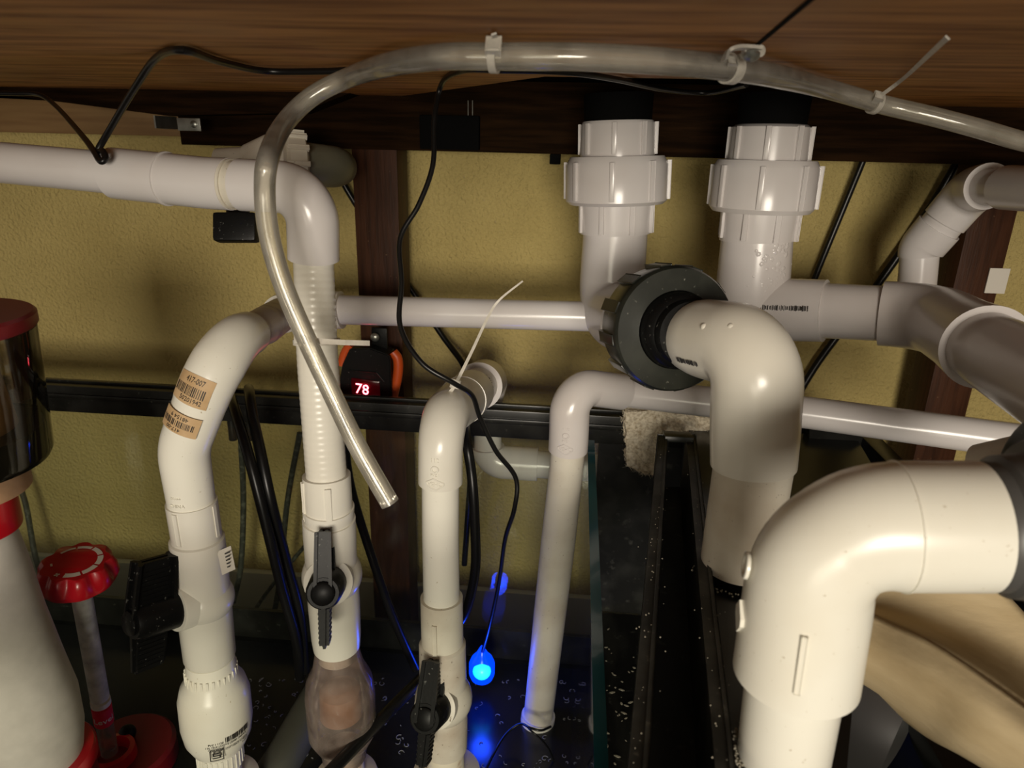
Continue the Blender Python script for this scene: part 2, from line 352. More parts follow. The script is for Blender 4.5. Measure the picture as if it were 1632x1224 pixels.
# black plate and small stub fixed to the rail
bm = NB(); a = onY(669, 183, YB-.006); b = onY(764, 240, YB-.006); wbox(bm, a.x, b.x, YB-.010, YB-.0006, b.z, a.z, .0015)
single(obj('black_plate', bm, BLKM, None, 'flat black rectangular plate fixed to the rear rail', cat='plate'))
t_ = thing('staple', 'brass staple above the black plate on the rear rail', 'staple')
bm = NB()
for px in (746, 753):
    a = onY(px, 160, YB-.001); b = onY(px, 184, YB-.001); sweep(bm, [a, b], .0006, 8)
obj('prong', bm, STEEL, t_)
bm = NB(); a = onY(877, 240, YB+.01); b = onY(893, 262, YB+.01); wbox(bm, a.x, b.x, YB, YB+.02, b.z, zb, .001); single(obj('rubber_block', bm, BLKM, None, 'small black block under the rear rail beside the left drain', cat='block'))
bm = NB(); a = onY(1578, 427, YB+.008); b = onY(1600, 468, YB+.008); obox(bm, (a+b)/2, V(((b.x-a.x)/2, 0, 0)), V((0, .0008, 0)), V((0, 0, (a.z-b.z)/2)))
single(obj('white_tag', bm, WSW, None, 'small white rectangular tag on the right stand post', cat='tag', smooth=False))

# ------------------------------------------------------------------ sump tank
YR = .74; ZRT = onY(500, 630, .755).z; ZRB = onY(500, 680, YR).z; ZF = CAM.z-.653; XR = onY(1372, 700, .76).x; XLT = -1.0; YF = .12
tk = thing('sump_tank', 'glass sump tank with black plastic rim', 'aquarium')
bm = NB(); wbox(bm, XLT, XR, YR+.008, YR+.016, ZF, ZRT-.006); obj('rear_pane', bm, GLASS, tk, smooth=False)
bm = NB(); wbox(bm, XLT, XR, YF-.008, YF, ZF, ZRT-.006); obj('front_pane', bm, GLASS, tk, smooth=False)
for x in (XLT, XR-.008):
    bm = NB(); wbox(bm, x, x+.008, YF, YR+.008, ZF, ZRT-.006); obj('side_pane', bm, GLASS, tk, smooth=False)
bm = NB(); wbox(bm, XLT, XR, YF-.008, YR+.016, ZF-.010, ZF); obj('floor_pane', bm, TANKF, tk, smooth=False)
def rimbar(x0, x1, y0, y1):
    bm = NB(); wbox(bm, x0, x1, y0, y1, ZRB, ZRT, .0015)
    if x1-x0 > y1-y0: wbox(bm, x0+.003, x1-.003, y0-.003, y0+.002, ZRT-.016, ZRT-.010, .001); wbox(bm, x0+.003, x1-.003, (y0+y1)/2+.002, y1-.001, ZRT-.001, ZRT+.003, .001)
    obj('rim', bm, RIM, tk)
rimbar(XLT-.004, XR+.004, YR, YR+.020); rimbar(XLT-.004, XR+.004, YF-.012, YF+.008); rimbar(XLT-.004, XLT+.016, YF+.008, YR); rimbar(XR-.016, XR+.004, YF+.008, YR)
# tapered corner of the rim at the right end
bm = NB(); a = onY(1290, 683, YR-.02); b = onY(1362, 684, YR-.02); c = onY(1402, 724, YR-.02); d = onY(1290, 740, YR-.02); e = onY(1402, 745, YR-.02)
prism(bm, [a, b, c, e, d], V((0, .018, 0))); obj('corner_cap', bm, RIM, tk, smooth=False)
# dark base strip seen at the foot of the rear pane
bm = NB(); wbox(bm, XLT, XR, YR+.016, YR+.022, ZF-.01, onY(300, 985, YR+.016).z if False else ZF+.045); obj('base_rim', bm, RIM, tk)
# glass baffle, its green top edge
xb = onZ(948, 900, ZRB+.004).x
bm = NB(); wbox(bm, xb-.0040, xb+.0040, YF+.01, YR+.004, ZF, ZRB+.003); bf = obj('baffle', bm, GLASS, tk, smooth=False)
bm = NB(); wbox(bm, xb-.0040, xb+.0040, YF+.01, YR-.001, ZRB+.0034, ZRB+.0044); obj('baffle_edge', bm, GEDGE, bf, 'green edge of the glass baffle', smooth=False)
# floor of the sock chamber, dark wall behind
x_s = onZ(1035, 900, ZRB).x
bm = NB(); wbox(bm, xb+.012, XR-.01, YF+.02, YR-.002, ZF+.001, ZF+.10); obj('chamber_block', bm, SCUFF, tk, 'black chamber floor right of the glass baffle', smooth=False)
bm = NB(); wbox(bm, xb+.0095, XR-.009, YR+.001, YR+.0055, ZF+.1, ZRB); obj('chamber_back', bm, SCUFF, tk, smooth=False)

# open black channel between the baffle and the sock plate
ZC = CAM.z-.283
CHW = mat('limed_black_rail', (.014, .014, .012), .4, noise=(40, (.06, .06, .05), 7, .45, .72), speck=(160, (.16, .15, .12), .64, .76))
ch = thing('weir_channel', 'open black channel with two raised edges between glass baffle and sock plate', 'channel')
def railpt(px, py): return onZ(px, py, ZC)
L0, L1 = railpt(1057, 694), railpt(1018, 1224); Rr0, Rr1 = railpt(1101, 694), railpt(1156, 1224)
L1 = L1+(L1-L0)*.15; Rr1 = Rr1+(Rr1-Rr0)*.15
for a, b in ((L0, L1), (Rr0, Rr1)):
    bm = NB(); d = (b-a); n = V((-d.y, d.x, 0)).normalized(); w0 = .0050
    obox(bm, (a+b)/2-V((0, 0, .04)), d/2, n*w0, V((0, 0, .04)), .001)
    obox(bm, (a+b)/2+n*.003-V((0, 0, -.0005)), d/2, n*.0012, V((0, 0, .0015)), .0004)
    obj('side_wall', bm, CHW, ch)
bm = NB(); prism(bm, [L0-V((0, 0, .06)), Rr0-V((0, 0, .06)), Rr1-V((0, 0, .06)), L1-V((0, 0, .06))], V((0, 0, -.004))); obj('channel_floor', bm, SCUFF, ch, smooth=False)
bm = NB(); a = L0.lerp(Rr0, .5); obox(bm, a+V((0, -.006, .001)), V((.0145, 0, 0)), V((0, .010, -.001)), V((0, .0005, .003)), .0008); obj('end_clip', bm, DGREY, ch, 'small dark grey clip at the far end')
bm = NB()
for k in range(150):
    f = random.random()**.6; side = random.random() < .5; p = (L0.lerp(L1, f) if side else Rr0.lerp(Rr1, f))+V((random.gauss(0, .004), random.gauss(0, .003), .0012))
    bmesh.ops.create_icosphere(bm, subdivisions=1, radius=random.uniform(.0002, .0006), matrix=Matrix.Translation(p))
obj('salt_grains', bm, DIRT, ch, kind='stuff')

# sock plate through which the drains pass
ZS = CAM.z-.293
pl = thing('sock_plate', 'black plate holding both big drain pipes and the filter sock', 'plate')
ea = Rr0+V((.006, 0, 0)); eb = Rr1+V((.006, 0, 0)); ea.z = eb.z = ZS
bm = NB(); prism(bm, [V((ea.x, YR-.004, ZS)), V((XR-.018, YR-.004, ZS)), onZ(1425, 800, ZS), onZ(1400, 950, ZS), onZ(1362, 1090, ZS), onZ(1350, 1224, ZS), onZ(1345, 1330, ZS), V((eb.x, onZ(1345, 1330, ZS).y, ZS))], V((0, 0, -.006)))
obj('plate', bm, TANKF, pl, smooth=False)
CR = []

# ------------------------------------------------------------------ plumbing
def valve_handle(base, h, p, hubL, hubr, wl, ww, th, parent, label='black ribbed tee handle'):
    """hub along h from base; wings along +-p; wide along h"""
    h = h.normalized(); p = (p-h*p.dot(h)).normalized(); q = h.cross(p); bm = NB()
    lathe(bm, base, h, [(0, hubr), (hubL*.9, hubr*.92), (hubL, hubr*.8)], 24)
    lathe(bm, base+h*hubL*.9, h, [(0, hubr*.62), (hubL*.16, hubr*.62), (hubL*.2, hubr*.5)], 20)
    for s in (1, -1):
        r = bmesh.ops.create_cube(bm, size=2)['verts']
        for v in r:
            x, y, z = v.co; taper = 1.0 if z > 0 else 1.0
            cc = base+h*(hubL*.98-ww*.5*(1 if z > 0 else .92)) + p*s*(wl*.5+wl*.5*z) + h*y*ww*.5*(1 if z < 0 else .88)+q*x*th*.5*(1 if z < 0 else .8)
            v.co = cc
        es = list({e for v in r for e in v.link_edges}); bmesh.ops.bevel(bm, geom=es, offset=th*.28, segments=2, affect='EDGES')
        for k in range(7):
            for sd in (1, -1):
                f = .38+.5*k/6; c = base+h*(hubL*.98-ww*.48)+p*s*wl*f+q*sd*th*(.5-.10*f); obox(bm, c, h*ww*.34, p*.0008, q*.0004)
    return obj('handle', bm, BLK, parent, label)
def ring(bm, path, s, r, w_, rb):                       # a raised band
    c = path.at(s); t = path.tan(s); lathe(bm, c-t*w_/2, t, [(0, r-.001), (w_*.15, rb), (w_*.85, rb), (w_, r-.001)])
def flowrib(bm, path, sa, sb, r, ang, w_=.0025, h=.0012):  # straight rib along a socket
    c0, t, e1, e2 = surf(path, (sa+sb)/2, r); n = e1*math.cos(ang)+e2*math.sin(ang); obox(bm, c0+n*r, t*((sb-sa)/2), t.cross(n)*w_/2, n*h, .0004)

# ---- line A: left return pump line
A = thing('return_line', 'cream return line at left with tan bar code stickers and white check valve', 'pipe')
a0 = P(313, 850, .585)
nodesA = [vert(a0, 357, 1250), a0, vert(a0, 292, 715), P(352, 552, .535), P(420, 520, .63), P(452, 497, .70)]
Ytail = .735
h1 = onY(520, 493, Ytail); h2 = onY(960, 505, Ytail); nodesA[-1] = onY(455, 497, Ytail)
pa = Path(fillet(nodesA+[], [.0, .0, .055, .045, 0, 0]))
piece('elbow', pa, [((268, 802) if False else (303, 800), 80), ((300, 745), 84), ((318, 640), 88)], PVCW, A)
piece('elbow', pa, [((318, 640), 89), ((340, 575), 92), ((396, 532), 72)], PVCW, A)
piece('pipe', pa, [((392, 535), 60), ((420, 518), 62), ((452, 497), 54)], PURP, A, label='short pipe smeared with purple primer')
# rear elbow and long horizontal pipe
ph = Path([onY(440, 491, Ytail), onY(480, 493, Ytail), h1, h2])
pe = Path(fillet([pa.at(pa.c[-1]-.03), nodesA[-1], onY(545, 494, Ytail)], .02))
piece('elbow', pe, [((440, 505), 64), ((470, 494), 64), ((545, 494), 60)], PVCD, A)
piece('horizontal_pipe', ph, [((470, 493), 47), ((955, 504), 48)], PVCL, A)
o = piece('adapter', pa, [((303, 800), 83), ((303, 800), 86), ((312, 862), 84), ((312, 862), 78)], PVC, A)
bm = NB(); s1, s2 = pa.find(303, 803), pa.find(311, 850); rA = rw(86, pa.at(s1), pa.tan(s1)); flowrib(bm, pa, min(s1, s2), max(s1, s2), rA-.0005, -.75, .004); flowrib(bm, pa, min(s1, s2), max(s1, s2), rA-.0005, .9, .003); obj('rib', bm, PVC, o, kind='stuff')
vb = piece('valve_body', pa, [((311, 856), 80), ((311, 858), 92), ((314, 885), 93), ((318, 925), 92), ((322, 950), 92), ((333, 1044), 87), ((333, 1047), 80)], PVC, A)
bm = NB(); c = pa.at(pa.find(321, 955)); sA = rw(104, c, pa.tan(pa.find(321, 955)))
bmesh.ops.create_uvsphere(bm, u_segments=40, v_segments=24, radius=sA, matrix=Matrix.Translation(c)@Matrix.Diagonal((1, 1, .9, 1)))
tip = P(212, 992, .555); hd = (tip-c).normalized(); cr = sA*.80
lathe(bm, c, hd, [(0, cr), (sA*1.02, cr*.98), (sA*1.06, cr*.95), (sA*1.06, cr*.7)], 40); obj('valve_bonnet', bm, PVC, vb)
valve_handle(c+hd*sA*.95, hd, -pa.tan(.1) if False else (a0-nodesA[0]), .038, .0165, .048, .031, .010, A)
cv = piece('check_valve', pa, [((334, 1047), 82), ((336, 1062), 84), ((336, 1078), 90), ((338, 1090), 110), ((341, 1105), 121), ((346, 1145), 121), ((350, 1166), 112), ((352, 1182), 92), ((352, 1184), 78), ((355, 1212), 76), ((355, 1216), 70)], PVCW, A)
bm = NB()
for (pa_, pb_, wd) in (((336, 1062), (336, 1078), 87), ((352, 1188), (355, 1210), 78)):
    s1, s2 = sorted((pa.find(*pa_), pa.find(*pb_))); r = rw(wd, pa.at(s1), pa.tan(s1))
    for k in range(28): flowrib(bm, pa, s1, s2, r-.0002, 2*math.pi*k/28, .0014, .0005)
obj('grip_ribs', bm, PVCW, cv, kind='stuff')
# print on the check valve: square S emblem, bar code and small lines
rc = rw(121, pa.at(pa.find(346, 1145)), pa.tan(pa.find(346, 1145))); s_c = pa.find(347, 1148); upA = 1
bm = NB(); sE = pa.find(350, 1166); dS = .0012
def quad(bm, x0, x1, y0, y1, ang, sm, r): patch(bm, pa, sm+y0, sm+y1, r, ang+x0/r, ang+x1/r, .0006, .0002, 3)
e = .0058; tq = .0008; an = -.10; re = rc*.965
for (x0, x1, y0, y1) in ((-e, e, -e, -e+tq), (-e, e, e-tq, e), (-e, -e+tq, -e, e), (e-tq, e, -e, e), (-e*.6, e*.6, e*.35, e*.55), (-e*.6, -e*.35, 0, e*.5), (-e*.6, e*.6, -e*.1, e*.12), (e*.35, e*.6, -e*.5, 0), (-e*.6, e*.6, -e*.55, -e*.35)):
    quad(bm, x0, x1, y0, y1, an, s_c-.010, rc*1.001)
x = .008; random.seed(3)
while x < .030:
    wd = random.choice((.0004, .0007, .001)); quad(bm, x, x+wd, .001, .0065, an, s_c, rc); x += wd+random.choice((.0004, .0006, .0009))
for txt, dx, dy, sz in (('0 25041 04518 3', .019, -.0015, .0028), ('PVC I 1120', .0, .0020, .0028), ('1 IN. TRUE UNION', .0, -.0010, .0022), ('D2466 SCH 40', 0, -.0035, .0022), ('ST. LOW HEAD CHECK', .016, -.006, .0026), ('NSF-PW', .028, -.009, .0026)):
    join(bm, wrap_text(txt, sz, pa, s_c+dy, rc, an+dx/rc, 1, .0005))
bmesh.ops.remove_doubles(bm, verts=bm.verts, dist=1e-6)
obj('print', bm, INK, cv, 'black printed emblem and bar code')
# tan stickers on the elbows
for (pm, wd, rows, lbl) in (((325, 618), 86, ('417-007', '50201942'), 'tan bar code sticker on the upper elbow'), ((306, 662), 88, ('48154 9', '417-00'), 'tan bar code sticker on the lower elbow')):
    s = pa.find(*pm); r = rw(wd, pa.at(s), pa.tan(s))+.0012
    bm = NB(); patch(bm, pa, s-.0085, s+.0085, r, -1.25, .28, .0003, .0002, 16); stk = obj('sticker', bm, TAN, A, lbl)
    bm = NB(); x = -1.15
    while x < .08:
        d_ = random.choice((.015, .025, .04)); patch(bm, pa, s-.0030, s+.0022, r, x, x+d_, .0007, .0001, 1); x += d_+random.choice((.02, .03, .05))
    fl = 1 if pm[1] < 640 else -1
    join(bm, wrap_text(rows[0], .0046, pa, s+.0052, r, -.42 if fl > 0 else -.5, fl, .0007, rot=0 if fl > 0 else 0, flipx=fl))
    join(bm, wrap_text(rows[1], .0044, pa, s-.0054, r, -.36 if fl > 0 else -.6, fl, .0007, flipx=fl))
    obj('print', bm, INK, stk, 'black digits and bars')
# embossed oval and letters near the elbow foot
bm = NB(); s = pa.find(297, 785); r = rw(82, pa.at(s), pa.tan(s)); join(bm, wrap_text('CHINA', .004, pa, s-.003, r, -.62, 1, .0002, ext=.0005)); join(bm, wrap_text('D2466', .003, pa, s+.004, r, -.62, 1, .0002, ext=.0005)); obj('embossing', bm, PVCW, A, 'raised letters')
# small peeling sticker on the right of the valve
bm = NB(); q = P(361, 893, .585); obox(bm, q, (RT*.55+UP*.2+fw*.5)*.0075, UP*.010-RT*.002, fw*.0002); pst = obj('sticker', bm, WSW, A, 'white bar code tag peeling from the valve', smooth=False)
bm = NB()
for k in range(5): obox(bm, q+UP*(-.006+.003*k)-fw*.0004, (RT*.55+UP*.2)*.006, UP*.0006, fw*.0001)
obj('print', bm, INK, pst, smooth=False)
ft = NB(); c = pa.at(pa.find(356, 1222)); lathe(ft, nodesA[0]-V((0, 0, .03)), V((0, 0, 1)), [(0, .03), (.026, .034), (.034, .033), (.036, .026)], 40); obj('pump_nut', ft, PVCD, A)
piece('nipple', pa, [((355, 1210), 66), ((357, 1248), 64)], RUST, A, label='rust stained threaded nipple')

# ---- line B: flexible hose line
B = thing('flex_hose_line', 'white ribbed flexible hose line hanging from top elbow with clear brownish check valve below', 'pipe')
b0 = P(500, 420, .54); b1 = vert(b0, 497, 300)
nodesB = [vert(b0, 548, 1260), P(541, 1090, .655), P(527, 880, .60), P(522, 780, .575), P(505, 560, .545), b0, P(498, 301, .515), P(330, 292, .535), P(150, 273, .555), P(-120, 248, .58)]
nodesB[0] = P(553, 1260, .70)
pb = Path(fillet(nodesB, [0, .2, .2, .2, .3, .0, .034, 0, 0, 0]))
piece('elbow', pb, [((498, 411), 84), ((498, 340), 84), ((480, 302), 82), ((430, 298), 84), ((385, 296), 84)], PVCL, B)
piece('bushing', pb, [((398, 297), 76), ((372, 294), 76), ((372, 294), 82), ((357, 292), 82)], PVCD, B)
piece('coupling', pb, [((366, 293), 84), ((180, 275), 82)], PVCL, B)
bm = NB(); s = pb.find(268, 285); r = rw(84, pb.at(s), pb.tan(s)); ring(bm, pb, s, r, .0025, r+.0008); obj('coupling_seam', bm, PVCL, B)
piece('pipe', pb, [((185, 276), 68), ((-100, 250), 66)], PVCL, B)
# hose with wound ribs
s0, s1 = pb.find(522, 778), pb.find(498, 408); s0, s1 = min(s0, s1), max(s0, s1); pts, rad = [], []; N_ = 560
r0_, r1_ = rw(66, pb.at(s0), pb.tan(s0)), rw(66, pb.at(s1), pb.tan(s1))
for i in range(N_+1):
    f = i/N_; s = s0+(s1-s0)*f; pts.append(pb.at(s)); rad.append(r0_+(r1_-r0_)*f+.00008*math.sin(2*math.pi*(s-s0)/.0052))
# smooth the joints of the sampled path
bm = NB(); sweep(bm, pts, rad, 40); hose = obj('flexible_hose', bm, PVC, B)
o = piece('adapter', pb, [((519, 757), 74), ((519, 757), 78), ((523, 808), 78), ((523, 808), 84), ((524, 822), 82), ((525, 830), 76)], PVC, B)
bm = NB(); s1, s2 = sorted((pb.find(519, 760), pb.find(524, 818))); r = rw(79, pb.at(s1), pb.tan(s1)); flowrib(bm, pb, s1, s2, r-.0006, .0, .005); obj('rib', bm, PVC, o); bm = NB(); flowrib(bm, pb, s1, s2, r-.0006, -1.3, .003); obj('rib', bm, PVC, o)
vb = piece('valve_body', pb, [((525, 826), 76), ((525, 828), 86), ((526, 850), 86), ((528, 880), 84), ((532, 960), 84), ((535, 1012), 80), ((536, 1030), 76)], PVC, B)
sB = pb.find(530, 915); c = pb.at(sB); rB = rw(98, c, pb.tan(sB)); bm = NB()
bmesh.ops.create_uvsphere(bm, u_segments=40, v_segments=24, radius=rB, matrix=Matrix.Translation(c))
tip = P(504, 968, .515); hd = (tip-c).normalized(); lathe(bm, c, hd, [(0, rB*.8), (rB*1.02, rB*.78), (rB*1.05, rB*.7)], 40); obj('valve_bonnet', bm, PVC, vb)
valve_handle(c+hd*rB*.92, hd, (nodesB[2]-nodesB[1]), .034, .0155, .046, .021, .0095, B)
cv = piece('check_valve', pb, [((535, 1025), 70), ((536, 1042), 74), ((538, 1062), 84), ((538, 1085), 108), ((541, 1105), 114), ((546, 1163), 110), ((548, 1181), 88), ((550, 1186), 76), ((551, 1205), 72)], CHK, B, label='clear brown-tinted check valve body')
piece('flapper', pb, [((543, 1095), 40), ((541, 1100), 66), ((545, 1135), 70), ((545, 1140), 40)], FLAPM, cv, label='tan flapper behind the clear wall')
piece('neck', pb, [((535, 1018), 66), ((537, 1045), 66)], PVCW, B)
piece('nipple', pb, [((548, 1190), 62), ((552, 1250), 62)], RUST, B, label='rust stained threaded nipple')
bm = NB(); s = pb.find(545, 1130); r = rw(110, pb.at(s), pb.tan(s)); patch(bm, pb, s-.012, s+.016, r, 1.12, 1.5, .0003, .0002, 4); obj('sticker', bm, WSW, B)
ft = NB(); lathe(ft, nodesB[0]-V((0, 0, .028)), V((0, 0, 1)), [(0, .03), (.040, .033), (.048, .031), (.050, .024)], 40); obj('pump_nut', ft, PVCD, B)

# ---- line C: middle line over the rim
Cc = thing('middle_return_line', 'middle white line bending back over the sump rim, black handle beside the blue lamp', 'pipe')
c0_ = P(702, 850, .61); ctop = vert(c0_, 702, 668)
cr1 = P(776, 604, .735)
nodesC = [vert(c0_, 712, 1260), vert(c0_, 706, 1080), c0_, ctop, cr1, V((cr1.x+.0, cr1.y+.004, .40)), V((cr1.x, cr1.y+.004, onY(760, 733, cr1.y).z)), onY(1010, 748, cr1.y)]
# rear riser drops behind the tank and turns right
cr1 = onY(776, 604, .795); dr = vert(cr1, 778, 735); nodesC = nodesC[:4]+[cr1, dr, onY(1000, 749, .795)]
pc = Path(fillet(nodesC, [0, 0, 0, .026, .020, .022, 0]))
piece('elbow', pc, [((702, 770), 71), ((702, 720), 71), ((718, 655), 74), ((736, 640), 76), ((752, 626), 72)], PVC, Cc)
piece('pipe', pc, [((740, 636), 60), ((772, 608), 60)], PVCD, Cc, label='short pipe with faint black lettering')
piece('elbow', pc, [((762, 614), 76), ((778, 612), 66), ((778, 640), 50)], PVCL, Cc)
piece('rear_riser', pc, [((778, 632), 44), ((778, 735), 44)], PVCL, Cc)
piece('elbow', pc, [((778, 712), 52), ((790, 738), 54), ((857, 742), 54)], PVCL, Cc)
piece('rear_pipe', pc, [((850, 742), 44), ((985, 748), 44)], PVCL, Cc)
piece('pipe', pc, [((702, 765), 60), ((702, 960), 58)], PVCW, Cc)
o = piece('adapter', pc, [((702, 952), 68), ((703, 1026), 67)], PVCD, Cc)
bm = NB(); s1, s2 = sorted((pc.find(702, 975), pc.find(703, 1026))); r = rw(68, pc.at(s1), pc.tan(s1)); flowrib(bm, pc, s1, s2, r-.0005, -.35, .004); obj('rib', bm, PVCD, o)
vb = piece('valve_body', pc, [((703, 1022), 68), ((703, 1026), 75), ((704, 1060), 75), ((706, 1150), 74), ((708, 1190), 70), ((708, 1192), 62)], PVCS, Cc)
sC = pc.find(705, 1112); c = pc.at(sC); rC = rw(92, c, pc.tan(sC)); bm = NB(); bmesh.ops.create_uvsphere(bm, u_segments=36, v_segments=20, radius=rC, matrix=Matrix.Translation(c))
tip = P(668, 1156, .60); hd = (tip-c).normalized(); lathe(bm, c, hd, [(0, rC*.74), (rC*1.02, rC*.72), (rC*1.05, rC*.6)], 36); obj('valve_bonnet', bm, PVCS, vb)
valve_handle(c+hd*rC*.95, hd, nodesC[1]-nodesC[0], .030, .0165, .046, .022, .012, Cc)
piece('nipple', pc, [((707, 1185), 60), ((711, 1255), 60)], RUST, Cc, label='rust stained threaded nipple')
ft = NB(); lathe(ft, nodesC[0]-V((0, 0, .03)), V((0, 0, 1)), [(0, .034), (.045, .036), (.055, .034), (.057, .024)], 40); obj('pump_nut', ft, PVCD, Cc)
def diamond(path, px, py, wd, ang, up, parent, material):
    s = path.find(px, py); r = rw(wd, path.at(s), path.tan(s)); bm = NB(); q = [(-.0075, .0012), (-.001, .0052), (.0075, .001), (.0075, -.001), (.001, -.0052), (-.0075, -.0012)]
    for i in range(6):
        a, b = q[i], q[(i+1) % 6]
        pts = []
        for k in range(5):
            f = k/4; x = a[0]+(b[0]-a[0])*f; y = a[1]+(b[1]-a[1])*f; cc, t, e1, e2 = surf(path, s+y*up, r); an = ang+x/r; pts.append(cc+(e1*math.cos(an)+e2*math.sin(an))*(r+.0001))
        sweep(bm, pts, .0006, 6)
    join(bm, wrap_text('VEHC', .0048, path, s, r, ang, up, .0002, ext=.0005)); join(bm, wrap_text('1 1/2', .0034, path, s+.0205*up, r, ang, up, .0002, ext=.0005)); join(bm, wrap_text('PVC I', .003, path, s+.0085*up, r, ang, up, .0002, ext=.0005))
    cc, t, e1, e2 = surf(path, s+.0135*up, r); n = e1*math.cos(ang)+e2*math.sin(ang); lathe(bm, cc+n*(r-.0008), n, [(0, .0034), (.0012, .0034), (.0016, .003), (.0016, .0020), (.0008, .0018)], 20)
    obj('embossing', bm, material, parent, 'raised diamond mark, ring and letters')
tsgn = 1
diamond(pc, 702, 758, 71, -.25, 1, Cc, PVC)
bm = NB(); s = pc.find(752, 628); r = rw(60, pc.at(s), pc.tan(s)); join(bm, wrap_text('" F1L "', .006, pc, s+.006, r, .35, 1, .0012, rot=0)); join(bm, wrap_text('" F1L "', .006, pc, s+.022, r, .2, 1, .0012)); obj('print', bm, INK, Cc, 'small black lettering')
s_seam = pc.find(730, 646)
bm = NB(); s = pc.find(716, 668); r = rw(74, pc.at(s), pc.tan(s)); ring(bm, pc, pc.find(738, 640), rw(76, pc.at(pc.find(738, 640)), pc.tan(pc.find(738, 640))), .0015, rw(78, pc.at(pc.find(738, 640)), pc.tan(pc.find(738, 640)))); obj('seam_ring', bm, PVC, Cc)

# ---- line D: right hand standpipe with long horizontal pipe
D = thing('standpipe_line', 'slim white standpipe right of the blue lamp with elbow and long low horizontal pipe', 'pipe')
d0 = P(906, 716, .69); dt = vert(d0, 909, 614)
nodesD = [P(842, 1250, .86), P(858, 1140, .83), P(890, 860, .745), d0, dt, P(1000, 626, .715), P(1290, 658, .66), P(1660, 708, .60)]
pd = Path(fillet(nodesD, [0, 0, .3, .3, .022, 0, 0, 0]))
piece('elbow', pd, [((906, 716), 63), ((908, 660), 64), ((918, 624), 62), ((940, 622), 58), ((989, 626), 58)], PVCL, D)
piece('horizontal_pipe', pd, [((980, 625), 48), ((1200, 648), 50), ((1640, 706), 57)], PVCL, D)
piece('pipe', pd, [((906, 710), 54), ((890, 860), 55), ((853, 1165), 46)], PVCD, D)
piece('lower_sleeve', pd, [((857, 1140), 50), ((857, 1140), 54), ((842, 1250), 58)], PVCW, D, label='wider cream sleeve at the foot')
diamond(pd, 904, 704, 63, -.15, 1, D, PVCL)

# ---- drains: black bulkheads, unions, elbows
def union(path, T, rows, phase, materialU):
    """rows: marks for collar, nut, tailpiece"""
    piece('union_collar', path, rows[0], materialU, T, ribs=(8, .0015, .0046, .002, phase))
    piece('union_nut', path, rows[1], materialU, T, ribs=(8, .0017, .0046, .005, phase))
    piece('union_tailpiece', path, rows[2], materialU, T, ribs=(8, .0015, .0046, .002, phase+.35))
E1 = thing('left_drain', 'left drain, white union above an elbow joined by dark grey union to second large elbow', 'pipe')
e0 = P(980, 380, .735); etop = vert(e0, 986, 150)
k0 = P(975, 505, .745)
u0 = P(1045, 524, .635); u1 = P(1125, 540, .505)
g1 = P(1208, 556, .455); g2 = vert(g1, 1200, 745); g3 = vert(g1, 1176, 900)
k0 = vert(e0, 972, 498)
nodesE = [etop, e0, k0, u0, u1, g1, g2, g3]
dirE = (u1-k0).normalized()
pe1 = Path(fillet(nodesE, [0, 0, .040, .0, .0, .042, 0, 0]))
piece('bulkhead', pe1, [((987, 120), 112), ((985, 192), 108), ((985, 200), 100)], BLKM, E1, label='black threaded bulkhead tail')
union(pe1, E1, [[((985, 194), 112), ((985, 198), 119), ((983, 250), 120)], [((982, 250), 150), ((981, 262), 164), ((980, 318), 162), ((980, 324), 150)], [((980, 322), 120), ((977, 372), 113)]], .1, PVCL)
piece('elbow', pe1, [((977, 372), 103), ((974, 440), 103), ((980, 505), 110), ((1012, 516), 118)], PVCL, E1)
# dark grey union: axis along dirE
cU = P(1066, 524, .555); axU = (P(1125, 545, .50)-P(1000, 508, .66)).normalized()
R_ = rw(202, P(1075, 524, .545), axU)
cF = P(1078, 526, .535); bm = NB()
lathe(bm, cF-axU*.042, axU, [(0, R_*.80), (.001, R_*.93), (.003, R_*.955), (.036, R_), (.0395, R_*.985), (.042, R_*.955), (.0425, R_*.62), (.040, R_*.60), (.036, R_*.6)], 64, (True, False))
for k in range(12):
    a = 2*math.pi*(k+.3)/12; t, u, v = frame(axU); n = u*math.cos(a)+v*math.sin(a); obox(bm, cF-axU*.023+n*(R_*.975), axU*.0165, t.cross(n)*.0045, n*.0020, .0006)
un = obj('grey_union_nut', bm, DGREY, E1, 'dark grey ribbed union nut')
bm = NB(); lathe(bm, cF-axU*.03, axU, [(0, R_*.62), (.038, R_*.60), (.044, R_*.56), (.046, R_*.5), (.055, R_*.48)], 56); obj('union_end', bm, BLK, E1, 'black inner end of the union')
piece('elbow', pe1, [((1098, 534), 108), ((1130, 542), 128), ((1180, 552), 140), ((1215, 600), 150), ((1208, 690), 146), ((1203, 742), 140)], PVC, E1)
piece('pipe', pe1, [((1203, 738), 130), ((1175, 900), 124)], PVCD, E1)
